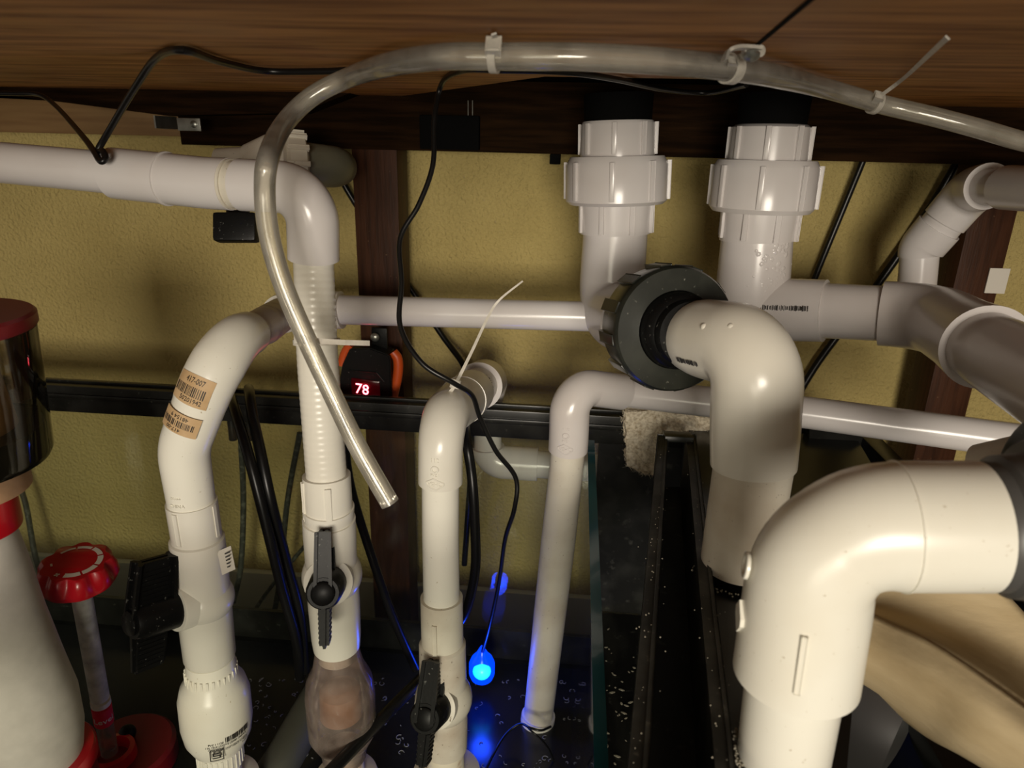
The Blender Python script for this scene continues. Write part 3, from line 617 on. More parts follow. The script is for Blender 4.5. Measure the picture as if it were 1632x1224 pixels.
# raised pips, bar code, seam
s = pe1.find(1106, 536); bm = NB(); r = rw(118, pe1.at(s), pe1.tan(s)); cc, t, e1, e2 = surf(pe1, s, r)
for q in (P(1114, 518, .45), P(1133, 524, .435)):
    pass
for dd, wd_ in ((.055, 133), (.066, 137)):
    r = rw(wd_, pe1.at(s+dd), pe1.tan(s+dd)); cc, t, e1, e2 = surf(pe1, s+dd, r); up = (UP-t*UP.dot(t)).normalized(); n = (up*.25+e1*.97).normalized(); bmesh.ops.create_uvsphere(bm, u_segments=14, v_segments=10, radius=.0028, matrix=Matrix.Translation(cc+n*(r*.965)))
obj('pip', bm, PVC, E1)
def barcode_line(path, s0, s1, r, ang, hh, material, parent, txt):
    bm = NB(); s = s0; random.seed(5)
    while s < s1:
        d_ = random.choice((.0004, .0006, .0009)); cc, t, e1, e2 = surf(path, s, r); up = t.cross(e1); up = up if up.dot(UP) > 0 else -up
        n = (e1*math.cos(ang)-up*math.sin(ang)).normalized(); tt = t.cross(n); h_ = hh*random.uniform(.6, 1); obox(bm, cc+n*(r*1.004+.0004), t*d_/2, tt*h_, n*.0002); s += d_+random.choice((.0005, .0008, .0013))
    obj('print', bm, material, parent, txt, smooth=False)
s = pe1.find(1100, 534); barcode_line(pe1, s+.040, s+.064, rw(133, pe1.at(s+.052), pe1.tan(s+.052)), .66, .0022, INK, E1, 'black bar code print')

E2 = thing('right_drain', 'right drain assembly, glue-smeared white union over tee turning right along the wall', 'pipe')
f0 = P(1206, 380, .70); ftop = vert(f0, 1236, 150); f1 = vert(f0, 1194, 492)
pf = Path([ftop, f0, vert(f0, 1190, 560)])
piece('bulkhead', pf, [((1237, 120), 118), ((1231, 198), 112), ((1231, 204), 106)], BLKM, E2, label='black threaded bulkhead tail')
union(pf, E2, [[((1231, 199), 116), ((1230, 203), 128), ((1226, 258), 130)], [((1225, 256), 160), ((1224, 268), 172), ((1216, 330), 170), ((1215, 337), 158)], [((1213, 334), 128), ((1207, 382), 122)]], .05, PVCL)
piece('tee_body', pf, [((1207, 381), 116), ((1200, 440), 118), ((1192, 530), 122), ((1190, 545), 116)], PVCL, E2)
nodesF = [f1, P(1330, 496, .675), P(1486, 504, .63), P(1590, 565, .50), P(1980, 800, .30)]
pg = Path(fillet(nodesF, [0, 0, .05, 0, 0]))
piece('tee_branch', pg, [((1200, 492), 100), ((1316, 496), 100)], PVCL, E2)
piece('pipe', pg, [((1310, 496), 88), ((1410, 500), 89)], PVCL, E2)
piece('elbow', pg, [((1406, 500), 104), ((1440, 502), 106), ((1500, 515), 116), ((1540, 535), 130), ((1572, 555), 150)], PVCL, E2)
piece('pipe', pg, [((1560, 548), 122), ((1600, 572), 136), ((1715, 638), 165), ((1960, 790), 240)], PVCL, E2)
s = pg.find(1262, 494); barcode_line(pg, pg.find(1224, 492), pg.find(1300, 496), rw(100, pg.at(s), pg.tan(s)), -.05, .0028, INK, E2, 'black bar code print')
# dried glue smears
bm = NB(); random.seed(11)
for k in range(140):
    s = pf.find(random.uniform(1196, 1212), random.uniform(345, 520)); r = rw(118, pf.at(s), pf.tan(s)); cc, t, e1, e2 = surf(pf, s, r); an_ = random.gauss(.6, .35); n = e1*math.cos(an_)+e2*math.sin(an_)
    rr = random.uniform(.002, .006); bmesh.ops.create_icosphere(bm, subdivisions=2, radius=rr, matrix=Matrix.Translation(cc+n*(r-rr*.92)))
obj('glue_smears', bm, PVCL, E2, 'dried glue beads', kind='stuff')

# ---- foreground elbow
G = thing('foreground_drain', 'largest cream elbow at lower right with grey union and pipe into black plate', 'pipe')
g0 = P(1268, 1080, .345); gt = vert(g0, 1300, 822); gr = gt+ (P(1640, 850, .325)-P(1330, 832, .325)).normalized()*.2
gt = P(1302, 838, .312); grr = P(1600, 838, .300); gend = gt+(grr-gt).normalized()*.16
gb = vert(gt, 1262, 1110); gbb = vert(gt, 1235, 1290)
ppg = Path(fillet([gbb, gb, gt, gend], [0, 0, .033, 0]))
piece('elbow', ppg, [((1275, 1075), 212), ((1285, 960), 214), ((1330, 850), 206), ((1440, 836), 212), ((1566, 838), 213)], PVCW, G, 56)
piece('pipe', ppg, [((1275, 1066), 167), ((1235, 1280), 150)], PVCW, G, 56)
sG = ppg.find(1566, 838); cG = ppg.at(sG); tG = ppg.tan(sG); rG = rw(213, cG, tG); bm = NB()
lathe(bm, cG-tG*.001, tG, [(0, rG*.93), (.002, rG*.99), (.006, rG*1.0), (.008, rG*1.08), (.020, rG*1.12), (.022, rG*1.3), (.026, rG*1.36), (.060, rG*1.36), (.063, rG*1.2)], 56); obj('grey_union', bm, GREYU, G, 'grey union beyond the elbow')
bm = NB(); sA_, sB_ = sorted((ppg.find(1288, 955), ppg.find(1280, 1045))); r = rw(212, ppg.at(sA_), ppg.tan(sA_)); flowrib(bm, ppg, sA_+.002, sB_, r, .06, .0022, .0012); obj('rib', bm, PVCW, G)
bm = NB()
for (px, py, kind) in ((1180, 930, 0), (1178, 985, 1)):
    s = ppg.find(1285, py-10 if kind == 0 else py+5); cc, t, e1, e2 = surf(ppg, s, r); n = e1*math.cos(-1.25)+e2*math.sin(-1.25)
    if kind == 0: lathe(bm, cc+n*(r-.0010), n, [(0, .0065), (.0014, .0065), (.0018, .006), (.0018, .0045), (.001, .004)], 24)
    else:
        q_ = [t*.009, n.cross(t)*.006+t*.002, n.cross(t)*.006-t*.002, -t*.009, -n.cross(t)*.006-t*.002, -n.cross(t)*.006+t*.002]; prism(bm, [cc+n*(r-.0012)+x_ for x_ in q_], n*.0022)
obj('embossing', bm, PVCW, G, 'raised ring and diamond mark')
bm = NB(); s = ppg.find(1432, 836); r = rw(212, ppg.at(s), ppg.tan(s)); ring(bm, ppg, s, r, .0012, r+.0004); obj('seam_ring', bm, PVCW, G)
bm = NB(); lathe(bm, P(1480, 600, .5), V((1, 0, 0)), [(0, .0001), (.001, .0001)], 4); bm.free()
# dirt crust where the drains enter the plate
bm = NB(); random.seed(21)
for (path, px, py, wd, cnt) in ((ppg, 1250, 1200, 160, 170), (pe1, 1180, 880, 125, 60)):
    s = path.find(px, py); base = path.at(s); t = path.tan(s); k_ = (ZS-base.z)/t.z; cc = base+t*k_; r = rw(wd, cc, t)
    for k in range(cnt):
        a = random.uniform(math.pi*.6, math.pi*1.75); rr = random.uniform(.0003, .0011); R2 = r+abs(random.gauss(.001, .0022))
        bmesh.ops.create_icosphere(bm, subdivisions=1, radius=rr, matrix=Matrix.Translation(V((cc.x+math.cos(a)*R2, cc.y+math.sin(a)*R2, ZS+rr*.4))))
obj('salt_crust', bm, DIRT, pl, kind='stuff')

# ---- black union edge peeking at the right, with the white collar behind the big elbow
bm = NB(); c = P(1672, 738, .40); lathe(bm, c, V((.25, -1, .1)), [(0, .034), (.003, .036), (.030, .036), (.033, .030)], 48); U2 = thing('edge_union', 'black union nut cut by the right edge of the picture above the sock', 'union'); obj('nut', bm, DGREY, U2)
bm = NB(); c = P(1570, 765, .46); lathe(bm, c, (P(1700, 740, .42)-c), [(0, .020), (.002, .024), (.03, .024)], 40); obj('socket', bm, PVCD, U2, 'dusty white socket beside the nut')

# ---- top right pipe
T1 = thing('upper_right_pipe', 'shaded white pipe dropping through two 45 degree elbows at the upper right', 'pipe')
t0_ = onY(1460, 450, .80); nodesT = [vert(t0_, 1452, 560), vert(t0_, 1466, 398), onY(1548, 303, .78), onY(1572, 297, .73), onY(1720, 306, .60), onY(2000, 318, .54)]
pt = Path(fillet(nodesT, [0, .02, .03, 0, 0, 0]))
piece('pipe', pt, [((1452, 540), 62), ((1463, 402), 64)], PVCL, T1)
piece('elbow', pt, [((1464, 408), 70), ((1470, 388), 72), ((1497, 362), 74)], PVCL, T1)
piece('pipe', pt, [((1492, 368), 66), ((1525, 330), 66)], PVCL, T1)
piece('elbow', pt, [((1506, 352), 72), ((1545, 310), 74), ((1574, 297), 78)], PVCL, T1)
piece('horizontal_pipe', pt, [((1568, 298), 58), ((1610, 300), 60)], PVCL, T1)
piece('coupling', pt, [((1604, 300), 74), ((1700, 305), 78)], PVCL, T1)
piece('horizontal_pipe', pt, [((1695, 305), 64), ((1990, 317), 84)], PVCL, T1)

# ---- union behind the top left elbow
T2 = thing('rear_left_union', 'grimy white union and elbow behind the flexible hose line, black valve handle hanging below', 'union')
pu = Path([onY(350, 262, .72), onY(440, 258, .72), onY(500, 262, .74), onY(548, 268, .76)])
piece('pipe', pu, [((330, 258), 52), ((425, 258), 54)], PVCD, T2)
piece('union_body', pu, [((395, 258), 60), ((430, 258), 88), ((445, 258), 92), ((455, 258), 74)], PVCD, T2)
piece('union_nut', pu, [((452, 258), 82), ((456, 258), 96), ((482, 260), 94), ((486, 261), 80)], PVCD, T2, ribs=(12, .002, .004, .001, 0))
pu2 = Path(fillet([onY(480, 262, .74), onY(530, 266, .76), onY(548, 266, .85)], .02))
piece('elbow', pu2, [((480, 262), 72), ((520, 266), 68), ((540, 268), 60)], GREYP, T2, label='grey-green elbow')
bm = NB(); a = P(378, 340, .62); b = P(378, 362, .62); obox(bm, P(377, 363, .60), RT*.0185, UP*.0125, fw*.007, .003); sweep(bm, [P(380, 320, .62), P(379, 352, .61)], .010, 20)
obj('handle', bm, BLK, T2, 'black valve handle hanging below')

# ---- temperature controller
TC = thing('temperature_controller', 'black controller with orange sides and red 78 display hung on the left post', 'controller')
ty = .80
def tp(x, y, dy=0): return onY(x, y, ty+dy)
bm = NB(); prism(bm, [tp(548, 642), tp(540, 615), tp(545, 582), tp(557, 556), tp(590, 555), tp(620, 566), tp(622, 572), tp(624, 640)], V((0, .03, 0)))
bmesh.ops.bevel(bm, geom=list(bm.edges), offset=.0015, segments=2, affect='EDGES'); body = obj('body', bm, BLK, TC)
bm = NB()
for pts_ in ([tp(555, 553), tp(546, 566), tp(540, 586)], [tp(622, 565), tp(630, 577), tp(630, 602), tp(622, 640)]):
    bm = NB(); sweep(bm, [q+V((0, .012, 0)) for q in spline(pts_, 8)], .0062, 16); obj('side_grip', bm, ORG, TC, 'orange rubber grip')
bm = NB(); a = tp(598, 532); b = tp(598, 560); obox(bm, (a+b)/2+V((0, .02, 0)), V((.010, 0, 0)), V((0, .002, 0)), V((0, 0, .014)), .0015); hg = obj('hanging_tab', bm, BLK, TC)
bm = NB(); q = tp(598, 537, .015); lathe(bm, q, V((0, -1, 0)), [(0, .0055), (.002, .0055), (.004, .0035), (.0045, .001)], 18); obj('screw', bm, STEEL, hg)
bm = NB(); a = tp(560, 604, -.001); b = tp(606, 632, -.001); ew = (b.x-a.x)/2; obox(bm, (a+b)/2, V((ew, 0, -.0015)), V((0, .001, 0)), V((0, 0, .011)), .002); win = obj('display_window', bm, LEDW, TC)
bm = text_mesh('78', .019, .0003); cen = tp(577, 621, -.0028)
for v in bm.verts: x, y, z = v.co; v.co = cen+V((x*.95+y*.08, -z, y-.12*x))
obj('digits', bm, LEDR, win, 'glowing red digits')
bm = NB()
for (x0, y0, x1, y1) in ((556, 590, 600, 594), (600, 594, 612, 608)): sweep(bm, [tp(x0, y0, -.0005), tp(x1, y1, -.0005)], .0008, 8)
obj('moulding', bm, BLK, TC)

# ---- protein skimmer at the left
S = thing('protein_skimmer', 'skimmer with smoked cup, red lid and collar and frosted cone body at the left edge', 'skimmer')
sx = P(-55, 640, .47); sb = vert(sx, -20, 1150)
zt = P(30, 500, .46).z
ax0 = P(-130, 497, .47)
def sk(py): return vert(ax0, -130+(py-497)*(740+130)/(3800-497), py)
zz = lambda py: sk(py).z
def rr_at(px, py): c = sk(py); return abs((P(px, py, (c-CAM).dot(fw))-c).length)*.94
bm = NB(); RL = rr_at(58, 528)*.915; lathe(bm, V((ax0.x, ax0.y, zz(530))), V((0, 0, 1)), [(0, RL*.98), (.002, RL), (.009, RL), (.011, RL*.97)], 64); lid = obj('cup_lid', bm, mat('shaded_red_lid', (.20, .006, .012), .4), S)  # shade on the lid is put into a darker red
R1 = rr_at(60, 530)*.915; R2 = rr_at(86, 730)*.905
z1, z2 = zz(531), zz(745)
bm = NB(); lathe(bm, V((ax0.x, ax0.y, z2)), V((0, 0, 1)), [(0, R2*.55), (.003, R2*.96), (.008, R2), (z1-z2, R1*.97)], 64, (True, False)); obj('collection_cup', bm, SMOKE, S)
bm = NB(); lathe(bm, V((ax0.x, ax0.y, z2+.002)), V((0, 0, 1)), [(0, R2*.6), (.002, R2*.93), (.026, R2*.95), (.0262, .043)], 48); obj('skimmate', bm, mat('dark_brown_liquid', (.018, .014, .007), .3), S, 'dark liquid in the cup')
bm = NB(); lathe(bm, V((ax0.x, ax0.y, z2)), V((0, 0, 1)), [(-.02, .042), (.030, .041), (.075, .036), (.08, .032)], 40, (True, False)); obj('riser_tube', bm, mat('foam_stained_riser', (.50, .30, .17), .5, noise=(30, (.30, .18, .1), 4, .4, .7)), S, 'foam-stained riser tube inside the cup')
zc = zz(790)
Rc = rr_at(20, 805)
bm = NB(); lathe(bm, V((ax0.x, ax0.y, zz(845))), V((0, 0, 1)), [(0, Rc*.98), (.002, Rc), (zz(788)-zz(845)-.002, Rc), (zz(788)-zz(845), Rc*.97)], 56); obj('collar', bm, RED, S)
prof = []
for (px, py) in ((18, 846), (38, 900), (66, 985), (96, 1065), (118, 1120), (128, 1170), (128, 1235)): prof.append((zz(py)-zz(1235), rr_at(px, py)))
prof = prof[::-1]
bm = NB(); lathe(bm, V((ax0.x, ax0.y, zz(1235))), V((0, 0, 1)), prof, 72); cone = obj('cone_body', bm, FROST, S)
bm = NB(); lathe(bm, V((ax0.x, ax0.y, zz(1235))), V((0, 0, 1)), [(a_+.002, b_*.9) for a_, b_ in prof], 56); obj('bubble_column', bm, mat('white_microbubbles', (.66, .63, .56), .7), cone, 'dense white bubbles inside the cone')
Rb = rr_at(135, 1180); zbm = zz(1250)
bm = NB(); lathe(bm, V((ax0.x, ax0.y, zz(1210)-.012)), V((0, 0, 1)), [(0, Rb*1.02), (.003, Rb*1.07), (.012, Rb*1.07), (.015, Rb*1.02)], 72); obj('base_ring', bm, RED, S)
bm = NB(); lathe(bm, V((ax0.x, ax0.y, ZF)), V((0, 0, 1)), [(0, Rb*1.0), (.004, Rb*1.05), (max(.02, zz(1210)-.012-ZF), Rb*.98)], 56); obj('base', bm, REDD, S)

# ---- level control tube with red knob
K = thing('level_control', 'upright clear tube with red scalloped knob and a red Level band', 'control knob')
kt = P(123, 908, .62); kb = P(166, 1150, .70); kax = (kt-kb).normalized(); kR = .0325
bm = NB(); t, u, v = frame(kax); seg = 96; rings = []
for (h, rb, sc_) in ((-.012, .82, 0), (-.011, .95, .02), (-.006, 1.02, .06), (.003, .98, .16), (.008, .90, .15), (.0095, .84, .10)):
    rings.append([bm.verts.new(kt+kax*h+(u*math.cos(2*math.pi*k/seg)+v*math.sin(2*math.pi*k/seg))*kR*(rb-sc_*(.5+.5*math.cos(9*2*math.pi*k/seg))**1.5)) for k in range(seg)])
for a, b in zip(rings, rings[1:]):
    for k in range(seg): bm.faces.new((a[k], a[(k+1) % seg], b[(k+1) % seg], b[k]))
bm.faces.new(rings[0][::-1]); bm.faces.new(rings[-1]); kn = obj('knob', bm, RED, K)
bm = NB()
e1 = (CAM-kt); e1 = (e1-kax*e1.dot(kax)).normalized(); e2 = kax.cross(e1); e2 = e2 if e2.dot(RT) > 0 else -e2
def arc(a0_, a1_, r0_, r1_):
    n = 8; lo = []; hi = []
    for k in range(n+1):
        a = a0_+(a1_-a0_)*k/n; d_ = e1*math.cos(a)+e2*math.sin(a); lo.append(bm.verts.new(kt+kax*.0099+d_*kR*r0_)); hi.append(bm.verts.new(kt+kax*.0099+d_*kR*r1_))
    for k in range(n): bm.faces.new((lo[k], lo[k+1], hi[k+1], hi[k]))
for i, wd in enumerate((.16, .15, .14, .13, .10, .07)):
    a = -.55+i*.72; arc(a, a+.64, .58-wd*.4, .58+wd*.6)
for ang in (-.85,):
    d_ = e1*math.cos(ang)+e2*math.sin(ang); q = kt+kax*.0101+d_*kR*.62; obox(bm, q, e2*.0022, e1*.0007, kax*.0001); obox(bm, q, e2*.0007, e1*.0022, kax*.0001)
d_ = e1*math.cos(-1.7)+e2*math.sin(-1.7); obox(bm, kt+kax*.0101+d_*kR*.56, e2*.0008, e1*.0018, kax*.0001)
obj('dial_print', bm, WHT, kn, 'white dial segments with plus and minus', smooth=False)
kp = Path([kb, kt])
bm = NB(); r_k = rw(34, kp.at(kp.find(150, 1060)), kax); sweep(bm, [P(130, 948, .63), kp.at(kp.find(158, 1112))], r_k, 36, (False, False)); sweep(bm, [P(130, 948, .63), kp.at(kp.find(158, 1112))], r_k*.78, 36, (False, False)); obj('clear_tube', bm, ACR, K)
sk_ = kp.find(161, 1140); r2 = r_k*1.06
bm = NB(); lathe(bm, kp.at(kp.find(163, 1156)), kax, [(0, r2), (.022, r2)], 36); bd = obj('level_band', bm, REDB, K, 'red band lettered Level')
bm = NB(); lathe(bm, kp.at(kp.find(159, 1122)), kax, [(0, r2*1.0), (.0055, r2)], 36); obj('white_ring', bm, WHT, K)
bm = wrap_text('Level', .0095, kp, kp.find(163, 1140), r2, -.05, 1, .0003); obj('lettering', bm, WHT, bd, 'white word Level')
bm = NB(); q = kp.at(kp.find(163, 1156)); sweep(bm, [q, q-kax*.045], r_k*.95, 36, (False, False)); obj('lower_tube', bm, CHK, K)
kbot = P(178, 1200, .735)
bm = NB(); lathe(bm, kbot-V((0, 0, .03)), V((0, 0, 1)), [(0, .025), (.026, .0235), (.034, .0225), (.035, .018), (.028, .016), (.010, .015)], 40, (True, True)); obj('socket', bm, RED, K)
bm = NB(); q = P(205, 1215, .76); lathe(bm, V((q.x, q.y, ZF+.001)), V((0, 0, 1)), [(0, .050), (.02, .050), (.024, .046)], 48); obj('foot', bm, REDD, K, 'dark red pump housing')
bm = NB(); q2 = P(203, 1168, .76); bmesh.ops.create_icosphere(bm, subdivisions=3, radius=.009, matrix=Matrix.Translation(q2)); obj('suction_cup', bm, BLK, K)

# ---- filter sock, grey pipe below
SK = thing('filter_sock', 'cream felt filter sock bag folded open at the lower right', 'filter sock')
def grid(name, rows, material, parent, thick=.002, label=None):
    bm = NB(); R = [spline(r, 8) for r in rows]; n = len(R[0]); cols = [spline([r[k] for r in R], 6) for k in range(n)]
    g = [[bm.verts.new(p) for p in c] for c in cols]
    for a, b in zip(g, g[1:]):
        for k in range(len(a)-1): bm.faces.new((a[k], b[k], b[k+1], a[k+1]))
    o = obj(name, bm, material, parent, label); md = o.modifiers.new('thickness', 'SOLIDIFY'); md.thickness = thick; md.offset = 0; return o
grid('outer_wall', [[P(1320, 945, .45), P(1400, 985, .43), P(1480, 1022, .40), P(1560, 1075, .375), P(1680, 1160, .35)],
                    [P(1310, 1000, .44), P(1400, 1045, .415), P(1490, 1090, .385), P(1570, 1140, .36), P(1680, 1215, .335)],
                    [P(1300, 1040, .45), P(1385, 1098, .425), P(1470, 1165, .40), P(1540, 1205, .375), P(1680, 1290, .35)],
                    [P(1335, 1060, .47), P(1395, 1100, .45), P(1480, 1150, .43), P(1560, 1190, .41), P(1680, 1260, .39)]], CLOTH, SK)
grid('inner_wall', [[P(1340, 957, .452), P(1400, 987, .432), P(1480, 1024, .402), P(1560, 1077, .377), P(1680, 1162, .352)],
                    [P(1345, 945, .455), P(1420, 960, .455), P(1500, 985, .45), P(1590, 1030, .435), P(1690, 1100, .42)],
                    [P(1350, 850, .455), P(1430, 850, .46), P(1520, 850, .46), P(1602, 945, .45), P(1690, 1040, .44)]], CLOTH, SK)
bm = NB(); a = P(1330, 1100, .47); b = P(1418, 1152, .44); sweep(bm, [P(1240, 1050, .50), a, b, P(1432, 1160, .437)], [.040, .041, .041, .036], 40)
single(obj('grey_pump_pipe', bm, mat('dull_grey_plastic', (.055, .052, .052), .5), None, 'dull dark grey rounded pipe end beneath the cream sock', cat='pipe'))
# dark chamber behind sock
bm = NB(); wbox(bm, .24, .36, .16, .40, ZF+.02, ZS-.06); obj('chamber_box', bm, TANKF, tk, smooth=False)

# ---- filter fibre pad draped on the rear rim
bm = NB(); pad_base = []
yz = YR-.012
def padbox(poly, y0, dy):
    prism(bm, [onY(x, y, y0) for x, y in poly], V((0, dy, 0)))
padbox([(996, 657), (1060, 658), (1139, 668), (1139, 705), (1125, 706), (1110, 700), (1060, 690), (1046, 690), (1050, 752), (1030, 756), (1003, 748), (997, 700)], YR-.016, .030)
padbox([(1109, 694), (1139, 700), (1137, 768), (1120, 765), (1112, 758)], YR-.013, .012)
bmesh.ops.triangulate(bm, faces=bm.faces); bmesh.ops.subdivide_edges(bm, edges=bm.edges, cuts=4, use_grid_fill=True)
random.seed(4)
for v in bm.verts: v.co += V((random.gauss(0, .0018), random.gauss(0, .0022), random.gauss(0, .0018)))
base = [(v.co.copy(), v.normal.copy()) for v in bm.verts]
bm.normal_update(); base = [(v.co.copy(), v.normal.copy()) for v in bm.verts]
for co, nn in base*9:
    s_ = co+V((random.gauss(0, .001), random.gauss(0, .001), random.gauss(0, .001))); d_ = (nn+V((random.gauss(0, .9), random.gauss(0, .9), random.gauss(0, .9)))).normalized()*random.uniform(.002, .007)
    a = bm.verts.new(s_); b = bm.verts.new(s_+d_+V((random.gauss(0, .0008),)*3)); c = bm.verts.new(s_+V((.0005, 0, .0005))); bm.faces.new((a, b, c))
single(obj('filter_pad', bm, FIB, None, 'fuzzy cream filter fibre pad draped over the rear rim', cat='filter pad', smooth=False))

# ---- worm tubes and specks on the tank floor and baffle chamber
bm = NB(); random.seed(9)
def curl(c, r, ex, ey):
    a0_ = random.uniform(0, 6.28); L_ = random.uniform(1.5, 5); pts = [c+(ex*math.cos(a0_+L_*k/7)+ey*math.sin(a0_+L_*k/7))*r*(1-.09*k) for k in range(8)]; sweep(bm, pts, random.uniform(.00022, .0005), 5)
for k in range(150):
    px = random.choice((random.uniform(390, 500), random.uniform(560, 680), random.uniform(740, 920))); py = random.uniform(1080, 1224)
    c = onZ(px, py, ZF+.0008)
    if c.y < YR: curl(c, random.uniform(.0012, .0045), V((1, 0, 0)), V((0, 1, 0)))
obj('worm_tubes', bm, WORM, tk, 'white curled worm tubes crusting the tank floor', kind='stuff')
bm = NB()
for k in range(80):
    px = random.uniform(965, 1035); py = 700+520*random.random()**.6; c = onZ(px, py, ZF+.1012)
    if c.y < YR-.005: bmesh.ops.create_icosphere(bm, subdivisions=1, radius=random.uniform(.0005, .0017), matrix=Matrix.Translation(c)@Matrix.Rotation(random.uniform(0, 3), 4, 'Z')@Matrix.Diagonal((random.uniform(1.2, 2.6), 1, .3, 1)))
obj('salt_grains', bm, DIRT, tk, kind='stuff')

# ---- blue lamp hanging in the sump
BL = thing('blue_lamp', 'glowing blue waterproof lamp hanging on a thin cord in the sump', 'lamp')
bc = onY(768, 1068, .69); bt = V((bc.x, bc.y, bc.z))
bm = NB(); lathe(bm, bc-V((0, 0, .014)), V((0, 0, 1)), [(0, .008), (.003, .0135), (.010, .0160), (.024, .0160), (.032, .013), (.038, .008), (.046, .004), (.050, .002)], 28); obj('lens', bm, BSHELL, BL)
bm = NB(); bmesh.ops.create_icosphere(bm, subdivisions=3, radius=.0115, matrix=Matrix.Translation(bc+(CAM-bc).normalized()*.0125)); obj('glowing_core', bm, BLED, BL)
pl_ = bpy.data.lights.new('blue_lamp_light', 'POINT'); pl_.energy = .22; pl_.color = (.01, .06, 1); pl_.shadow_soft_size = .012
plo = bpy.data.objects.new('blue_lamp_light', pl_); sc.collection.objects.link(plo); plo.location = bc+V((.004, -.030, .020))
pl2 = bpy.data.lights.new('display_glow', 'POINT'); pl2.energy = .010; pl2.color = (1, .03, .05); pl2.shadow_soft_size = .008
plo2 = bpy.data.objects.new('display_glow', pl2); sc.collection.objects.link(plo2); plo2.location = cen+V((0, -.012, 0))

# ------------------------------------------------------------------ cables and tubes
zc_ = .003
cable('power_cable', [PC_(-60, 148, .75, 0.0035), PC_(20, 149, .74, 0.0035), PC_(62, 151, .73, 0.0035), PC_(90, 170, .70, 0.0035), P(130, 215, .58), P(149, 240, .53), P(160, 257, .518), P(168, 252, .518), P(164, 241, .522), P(156, 240, .53), P(176, 205, .52), PC_(215, 140, .48, .0035), PC_(250, 92, .57, 0.0035), PC_(292, 80, .56, 0.0035), PC_(350, 98, .57, 0.0035), PC_(420, 113, .585, 0.0035), PC_(500, 114, .60, 0.0035), PC_(560, 112, .63, 0.0035)], .0024, CORD, 'black cable looping over the left horizontal pipe and up to the plywood')
cable('lamp_cord', [PC_(1190, 135, .68, 0.0035), PC_(1130, 148, .66, 0.0035), PC_(1060, 143, .62, 0.0035), PC_(980, 126, .60, 0.0035), PC_(900, 115, .59, 0.0035), PC_(800, 112, .575, 0.0035), PC_(740, 112, .565, 0.0035), PC_(705, 132, .57, 0.0035), PC_(692, 190, .575, 0.0035), P(690, 262, .575), P(668, 325, .575), P(638, 380, .575), P(640, 450, .57), P(638, 520, .565), P(672, 578, .56), P(722, 610, .565), P(752, 630, .585), P(765, 665, .60), P(790, 718, .615), P(822, 762, .63), P(820, 810, .64), P(805, 860, .68), P(795, 930, .74), P(780, 1000, .80), onY(768, 1042, .69)], .0022, CORD, 'thin black cord from the plywood over the middle elbow down to the blue lamp', cat='cord')
cable('rear_cable', [onY(535, 270, .93), onY(570, 330, .935), onY(655, 460, .93), onY(705, 535, .92), onY(740, 585, .90), onY(755, 640, .87), onY(750, 760, .84), onY(740, 900, .84)], .0042, CORD, 'black cable running diagonally behind the left post towards the middle elbow')
cable('wall_cable', [onY(1378, 250, .93), onY(1345, 330, .935), onY(1300, 440, .935), onY(1262, 540, .935)], .0040, CORD, 'straight black cable sloping down the wall just right of the right union')
cable('wall_cable', [onY(1528, 255, .93), onY(1480, 335, .935), onY(1405, 445, .935), onY(1325, 548, .935), onY(1288, 602, .935), onY(1250, 670, .93)], .0050, CORD, 'thicker black cable sloping behind the upper right pipe down past the tee')
cable('black_tube', [onY(398, 700, .80), onY(396, 630, .79), P(397, 622, .765), P(402, 660, .72), P(415, 720, .70), P(432, 800, .70), P(455, 890, .73), P(478, 980, .76), P(486, 1070, .80)], .0056, CORD, 'thick black tube, right one of the pair over the rim by left return line', cat='tube', group='thick black tubes in the sump')
cable('black_tube', [onY(372, 700, .80), onY(366, 640, .79), P(367, 632, .765), P(380, 672, .71), P(400, 740, .69), P(428, 850, .70), P(450, 940, .73), P(472, 1020, .76), P(478, 1080, .80)], .0056, CORD, 'thick black tube, left one of the pair over the rim by left return line', cat='tube', group='thick black tubes in the sump')
cable('airline_tube', [P(548, 700, .70), P(560, 780, .71), P(590, 880, .73), P(625, 980, .76), P(662, 1066, .80)], .0046, CORD, 'black cable slanting down between the clear tube tip and middle line', cat='tube')
cable('black_tube', [onY(752, 720, .80), P(738, 655, .72) if False else onY(745, 662, .765), P(742, 690, .71), P(752, 760, .70), P(757, 840, .71), P(757, 910, .73), P(742, 975, .76), P(715, 1010, .79)], .0052, CORD, 'glossy black tube hanging just right of the middle line', cat='tube', group='thick black tubes in the sump')
cable('black_tube', [P(498, 1260, .60), P(560, 1195, .64), P(625, 1128, .69), P(668, 1085, .74), P(690, 1060, .78)], .0062, CORD, 'thick black tube crossing the bottom edge between the clear check valve and middle handle', cat='tube', group='thick black tubes in the sump')
for pts, lb in (([onY(18, 745, .90), onY(40, 800, .90), onY(60, 900, .88), onY(95, 975, .86)], 'dim cable behind the glass between skimmer cone and red knob'),
                ([onY(384, 700, .87), onY(388, 800, .87), onY(384, 900, .86), onY(372, 960, .85)], 'dim vertical cable behind the glass just right of left return line'),
                ([onY(478, 690, .87), onY(458, 800, .87), onY(445, 930, .86), onY(430, 1010, .85)], 'dim cable behind the glass left of the flexible hose')):
    cable('rear_hanging_cable', pts, .0042, CORDG, lb)
cable('looped_cable', [onY(490, 865, .86), onY(440, 925, .86), onY(405, 975, .85), onY(395, 1010, .84)], .0030, CORDG, 'faint curved cable behind the glass left of the second valve')
cable('thin_tie_cord', [P(760, 1260, .72), P(785, 1205, .76), P(805, 1172, .785), P(828, 1154, .79), P(845, 1160, .775), P(862, 1164, .772), P(878, 1158, .78)], .0014, CORD, 'thin black cord arching to the foot of the standpipe', cat='cord')
